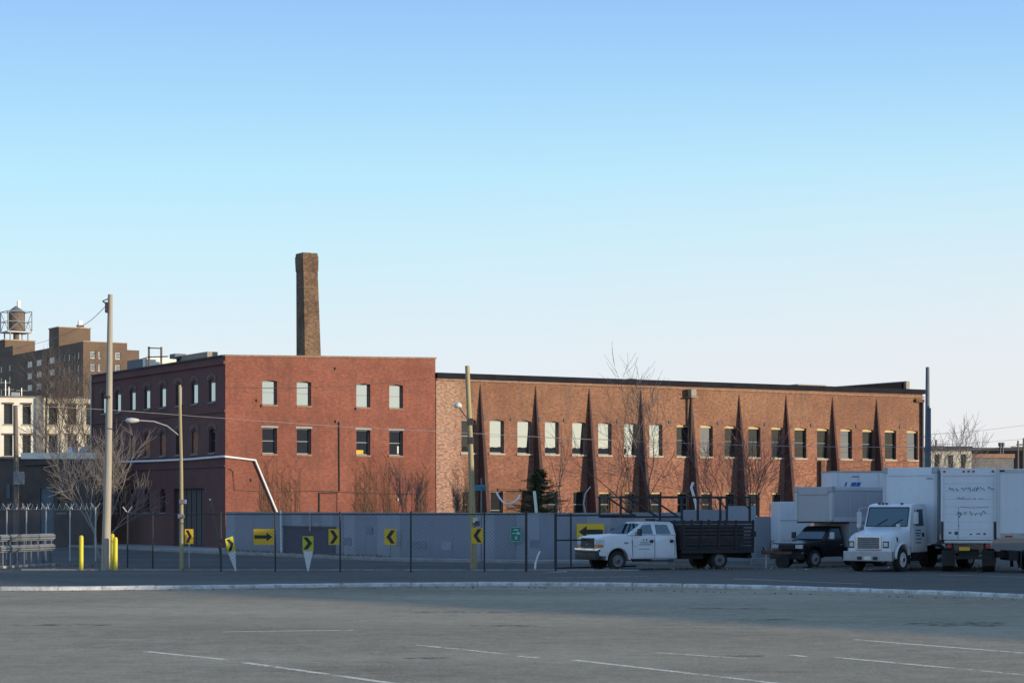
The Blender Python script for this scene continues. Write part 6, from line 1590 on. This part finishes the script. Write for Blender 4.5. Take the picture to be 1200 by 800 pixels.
# penthouse box: shaded left, lit right
def pent(uL, uC, uR, vt, ybase, name, mat, z0, dpt=6):
    # corner at uC on line x = 1.0 inside the roof
    k = (uC - 600) / FP; c = ap_c + EX * ybase; s = (k * c.y - c.x) / (EY.x - k * EY.y); P = c + EY * s
    k2 = (uR - 600) / FP; lx = (k2 * P.y - P.x) / (EX.x - k2 * EX.y); k3 = (uL - 600) / FP; ly = (k3 * P.y - P.x) / (EY.x - k3 * EY.y)
    zt = zat(vt, P.y); global PYL; PYL = P.y
    o = MB().box(ybase, ybase + lx, s, s + ly, z0, zt).build(name, mat, apt); return (ybase, s, lx, ly, zt)
q = pent(57.5, 69, 106, 383.5, 1.2, 'penthouse', 'brick_far', zA_ - 0.4)
MB().box(q[0] - 0.2, q[0] + q[2] + 0.2, q[1] - 0.2, q[1] + q[3] + 0.2, q[4] + 0.003, q[4] + 0.25).build('penthouse_coping', 'stone_sill', apt)
def rx(u, y): # local x for given u at local y
    c = ap_c + EY * y; k = (u - 600) / FP; return (k * c.y - c.x) / (EX.x - k * EX.y)
yy_ = q[1] + 1.5; xa = rx(91.5, yy_); xb = rx(98.5, yy_)
MB().box(xa, xb, yy_, yy_ + 1.2, q[4] + 0.25, q[4] + 1.0).build('chimney_base', 'brick_plain', apt)
MB().box(xa + 0.25, xb - 0.35, yy_ + 0.2, yy_ + 0.9, q[4] + 1.0, zat(369.5, YB + 8)).build('chimney_flue', 'galv', apt)
# lower long block and second wing at the left edge
q2 = pent(-60, 15, 30, 405, 4.0, 'rear_block', 'brick_far', 0)
q3 = pent(-20, 6, 41, 398.5, 9.0, 'tower_base', 'brick_far', zA_ - 2)
MB().box(q3[0] - .2, q3[0] + q3[2] + .2, q3[1] - .2, q3[1] + q3[3] + .2, q3[4] + .003, q3[4] + .3).build('tower_coping', 'stone_sill', apt)
# water tank stands on the tower base
Ytk = PYL + 4
wt = thing('water_tank', 'rooftop water tank with steel cage above the far brown apartments', 'water tank', ((19 - 600) / FP * Ytk, Ytk, q3[4]))
sc_ = Ytk / FP; zb0 = zat(389, Ytk) - q3[4]; zt0 = zat(366, Ytk) - q3[4]
MB().lathe([(2.35, zb0 + 0.3), (2.35, zt0)], n=24).build('tank', 'tank_wood', wt, smooth=True)
MB().lathe([(2.6, zt0), (0.2, zat(358.5, Ytk) - q3[4])], n=24).build('tank_roof', 'steel_grey', wt)
MB().cyl((0, 0, 0), (0, 0, zb0), 0.8, n=12).build('riser', 'tank_wood', wt)
MB().box(0.3, 1.1, -0.4, 0.4, zt0 + 0.6, zat(352.5, Ytk) - q3[4]).build('roof_flue', 'galv', wt)
m = MB(); h = 3.3
for (x, y) in ((-h, -h), (h, -h), (h, h), (-h, h)):
    m.box(x - .12, x + .12, y - .12, y + .12, zb0, zt0 + 0.2)
    m.box(x * 0.75 - .15, x * 0.75 + .15, y * 0.75 - .15, y * 0.75 + .15, 0, zb0)
for z in (zb0, (zb0 + zt0) / 2, zt0 + 0.1):
    for a, b in (((-h, -h), (h, -h)), ((h, -h), (h, h)), ((h, h), (-h, h)), ((-h, h), (-h, -h))): m.tube([(a[0], a[1], z), (b[0], b[1], z)], 0.11, 4)
for a, b in (((-h, -h), (h, -h)), ((h, -h), (h, h)), ((-h, h), (-h, -h))):
    mx = ((a[0] + b[0]) / 2, (a[1] + b[1]) / 2); zm = (zb0 + zt0) / 2
    m.tube([(a[0], a[1], zt0 + .1), (mx[0], mx[1], zm)], 0.08, 4); m.tube([(b[0], b[1], zb0), (mx[0], mx[1], zm)], 0.08, 4); m.tube([(a[0], a[1], zb0), (mx[0], mx[1], zm)], 0.08, 4)
m.build('steel_cage', 'steel_grey', wt)
MB().box(-h - 0.3, h + 0.3, -h - 0.3, h + 0.3, zb0 - 0.3, zb0 - 0.12).build('platform', 'galv', wt)
wt.rotation_euler = (0, 0, ANG)

# ------------------------------------------------------------------ right background
YR = 230.0
def block(name, label, u0, u1, vt, Y, mat, cat='building', wins=None, dpt=10, roof='tar', az=0):
    x0 = (u0 - 600) / FP * Y; x1 = (u1 - 600) / FP * Y; z1 = zat(vt, Y)
    t = thing(name, label, cat, (x0, Y, 0), az); L = x1 - x0
    hs_ = []
    for (a, b, va, vb) in (wins or []): hs_.append(((a - 600) / FP * Y - x0, (b - 600) / FP * Y - x0, zat(vb, Y), zat(va, Y), 0))
    wall(lambda s, z, d: (s, d, z), L, z1, hs_, 0.25).build('front_wall', mat, t)
    for (a, b, z0, z1_, _) in hs_: window_unit(t, ((a + b) / 2, 0, z0), 0, round(b - a, 2), round(z1_ - z0, 2), 'pane_dark', 'frame_dark', 'stone_sill')
    MB().quad((L, 0, 0), (L, dpt, 0), (L, dpt, z1), (L, 0, z1)).quad((0, 0, 0), (0, dpt, 0), (0, dpt, z1), (0, 0, z1)).quad((0, dpt, 0), (L, dpt, 0), (L, dpt, z1), (0, dpt, z1)).build('rear_wall', mat, t)
    MB().box(-0.1, L + 0.1, -0.15, dpt + 0.1, z1 + 0.003, z1 + 0.5).build('roof', roof, t)
    return t
block('cream_house', 'cream house with dark windows beyond the trucks at right', 1091, 1138.5, 528, YR, 'cream_dim', wins=[(1095, 1101, 532, 548), (1111, 1117, 533, 548), (1126, 1132, 532, 548)])
block('low_shed', 'low dark shed with orange tan roof band at far right', 1139, 1188, 536.5, 250, 'concrete_dark', roof='tan_roof')
block('long_warehouse', 'long grey roofed warehouse furthest away at right', 1085, 1230, 528, 330, 'roof_edge')
Yq = 300
for k, (u, vt) in enumerate([(1172, 520), (1175, 520)]):
    p = Vector(((u - 600) / FP * Yq, Yq, 0)); z1 = zat(vt, Yq)
    tag(MB().cyl((0, 0, 0), (0, 0, z1), 0.16, n=8).cyl((0, 0, z1 - 0.3), (0, 0, z1 + 0.2), 0.28, n=8).build('chimney_stack', 'iron', loc=p), ['left of two thin dark stacks above far warehouse', 'right of two thin dark stacks above far warehouse'][k], 'stack')
for k, (u, vt, lab) in enumerate([(1193, 516, 'far utility pole near the right edge with crossarm'), (1199.5, 513, 'far utility pole cut by the right edge'), (1097, 515, 'far utility pole close right of the tall dark grey pole')]):
    Yq2 = 260; t = thing('utility_pole', lab, 'utility pole', ((u - 600) / FP * Yq2, Yq2, 0)); z1 = zat(vt, Yq2)
    MB().cyl((0, 0, 0), (0, 0, z1), 0.15, 0.11, 8).build('shaft', 'pole_dark', t); MB().box(-0.9, 0.9, -0.06, 0.06, z1 - 0.9, z1 - 0.75).build('crossarm', 'pole_dark', t)
block('distant_rowhouses', 'low distant rooftops under the tree at far right', 1112, 1122, 520, 340, 'shed_blue', dpt=5) if False else None
m = MB()
# far horizon blocks left and right (beyond frame edges too), so the skyline goes on
for k, (x, y, w_, h_) in enumerate([(-260, 560, 60, 14), (190, 420, 70, 9), (300, 380, 60, 11), (-330, 430, 50, 12)]):
    t = thing('distant_building', ['low building beyond the left edge', 'low building at right beyond the rooftops', 'wide building beyond the right edge', 'dark building past the left edge'][k], 'building', (x, y, 0))
    MB().box(0, w_, 0, 20, 0, h_).build('wall', 'brick_plain', t); MB().box(-0.3, w_ + 0.3, -0.3, 20.3, h_ + 0.003, h_ + 0.4).build('roof', 'tar', t)

# ------------------------------------------------------------------ warehouse out of view to the right: it throws the long shade and shows in the panes
tdir = Vector((0.655, -0.755, 0)); mdir = Vector((0.755, 0.655, 0))
TE = math.tan(R(SUN_EL)); HL, HH, HM = 10.5, 13.3, 8.6
t0 = -122 + sh.dot(tdir) * HL / TE                 # far corner of the low range
m0 = 35.6 + sh.dot(mdir) * HH / TE                 # long face
tsp = -80 + sh.dot(tdir) * HH / TE                 # where the taller range begins
Cc = tdir * t0 + mdir * m0
az_c = math.atan2(tdir.y, tdir.x)
wh_ = thing('long_warehouse', 'long flat roofed brick warehouse standing beyond the right edge', 'building', Cc, az_c)
LT = tsp - t0
def range_(x0, x1, y0, y1, h, tag_):
    def ww(P, L):
        hs_ = []
        for k in range(int(L / 6)):
            for z in [1.6, 5.0, 8.4][:int((h - 1.5) / 3.4)]: hs_.append((k * 6 + 1.5, k * 6 + 4.2, z, z + 2.0, 0))
        return wall(P, L, h, hs_, 0.3)
    ww(lambda s, z, d: (x0 + s, y0 + d, z), x1 - x0).build('front_wall', 'brick_plain', wh_)
    ww(lambda s, z, d: (x0 + d, y0 + s, z), y1 - y0).build('side_wall', 'brick_plain', wh_)
    MB().quad((x1, y0, 0), (x1, y1, 0), (x1, y1, h), (x1, y0, h)).quad((x0, y1, 0), (x1, y1, 0), (x1, y1, h), (x0, y1, h)).build('rear_wall', 'brick_plain', wh_)
    MB().box(x0 + .31, x1 - .01, y0 + .31, y1 - .01, h - 0.4, h - 0.2).build('roof', 'tar', wh_)
    MB().box(x0 + .32, x1 - .02, y0 + .27, y0 + .29, 0, h - 0.5).box(x0 + .27, x0 + .29, y0 + .3, y1 - .02, 0, h - 0.5).build('glazing', 'pane_dark', wh_)
range_(0, LT, 0, 32, HL, 0)
range_(0.05, LT, 32.05, 52, HM, 0)
range_(0.1, LT, 52.05, 110, 6.6, 0)
range_(LT + 0.05, LT + 190, 0.0, 24, HH, 0)
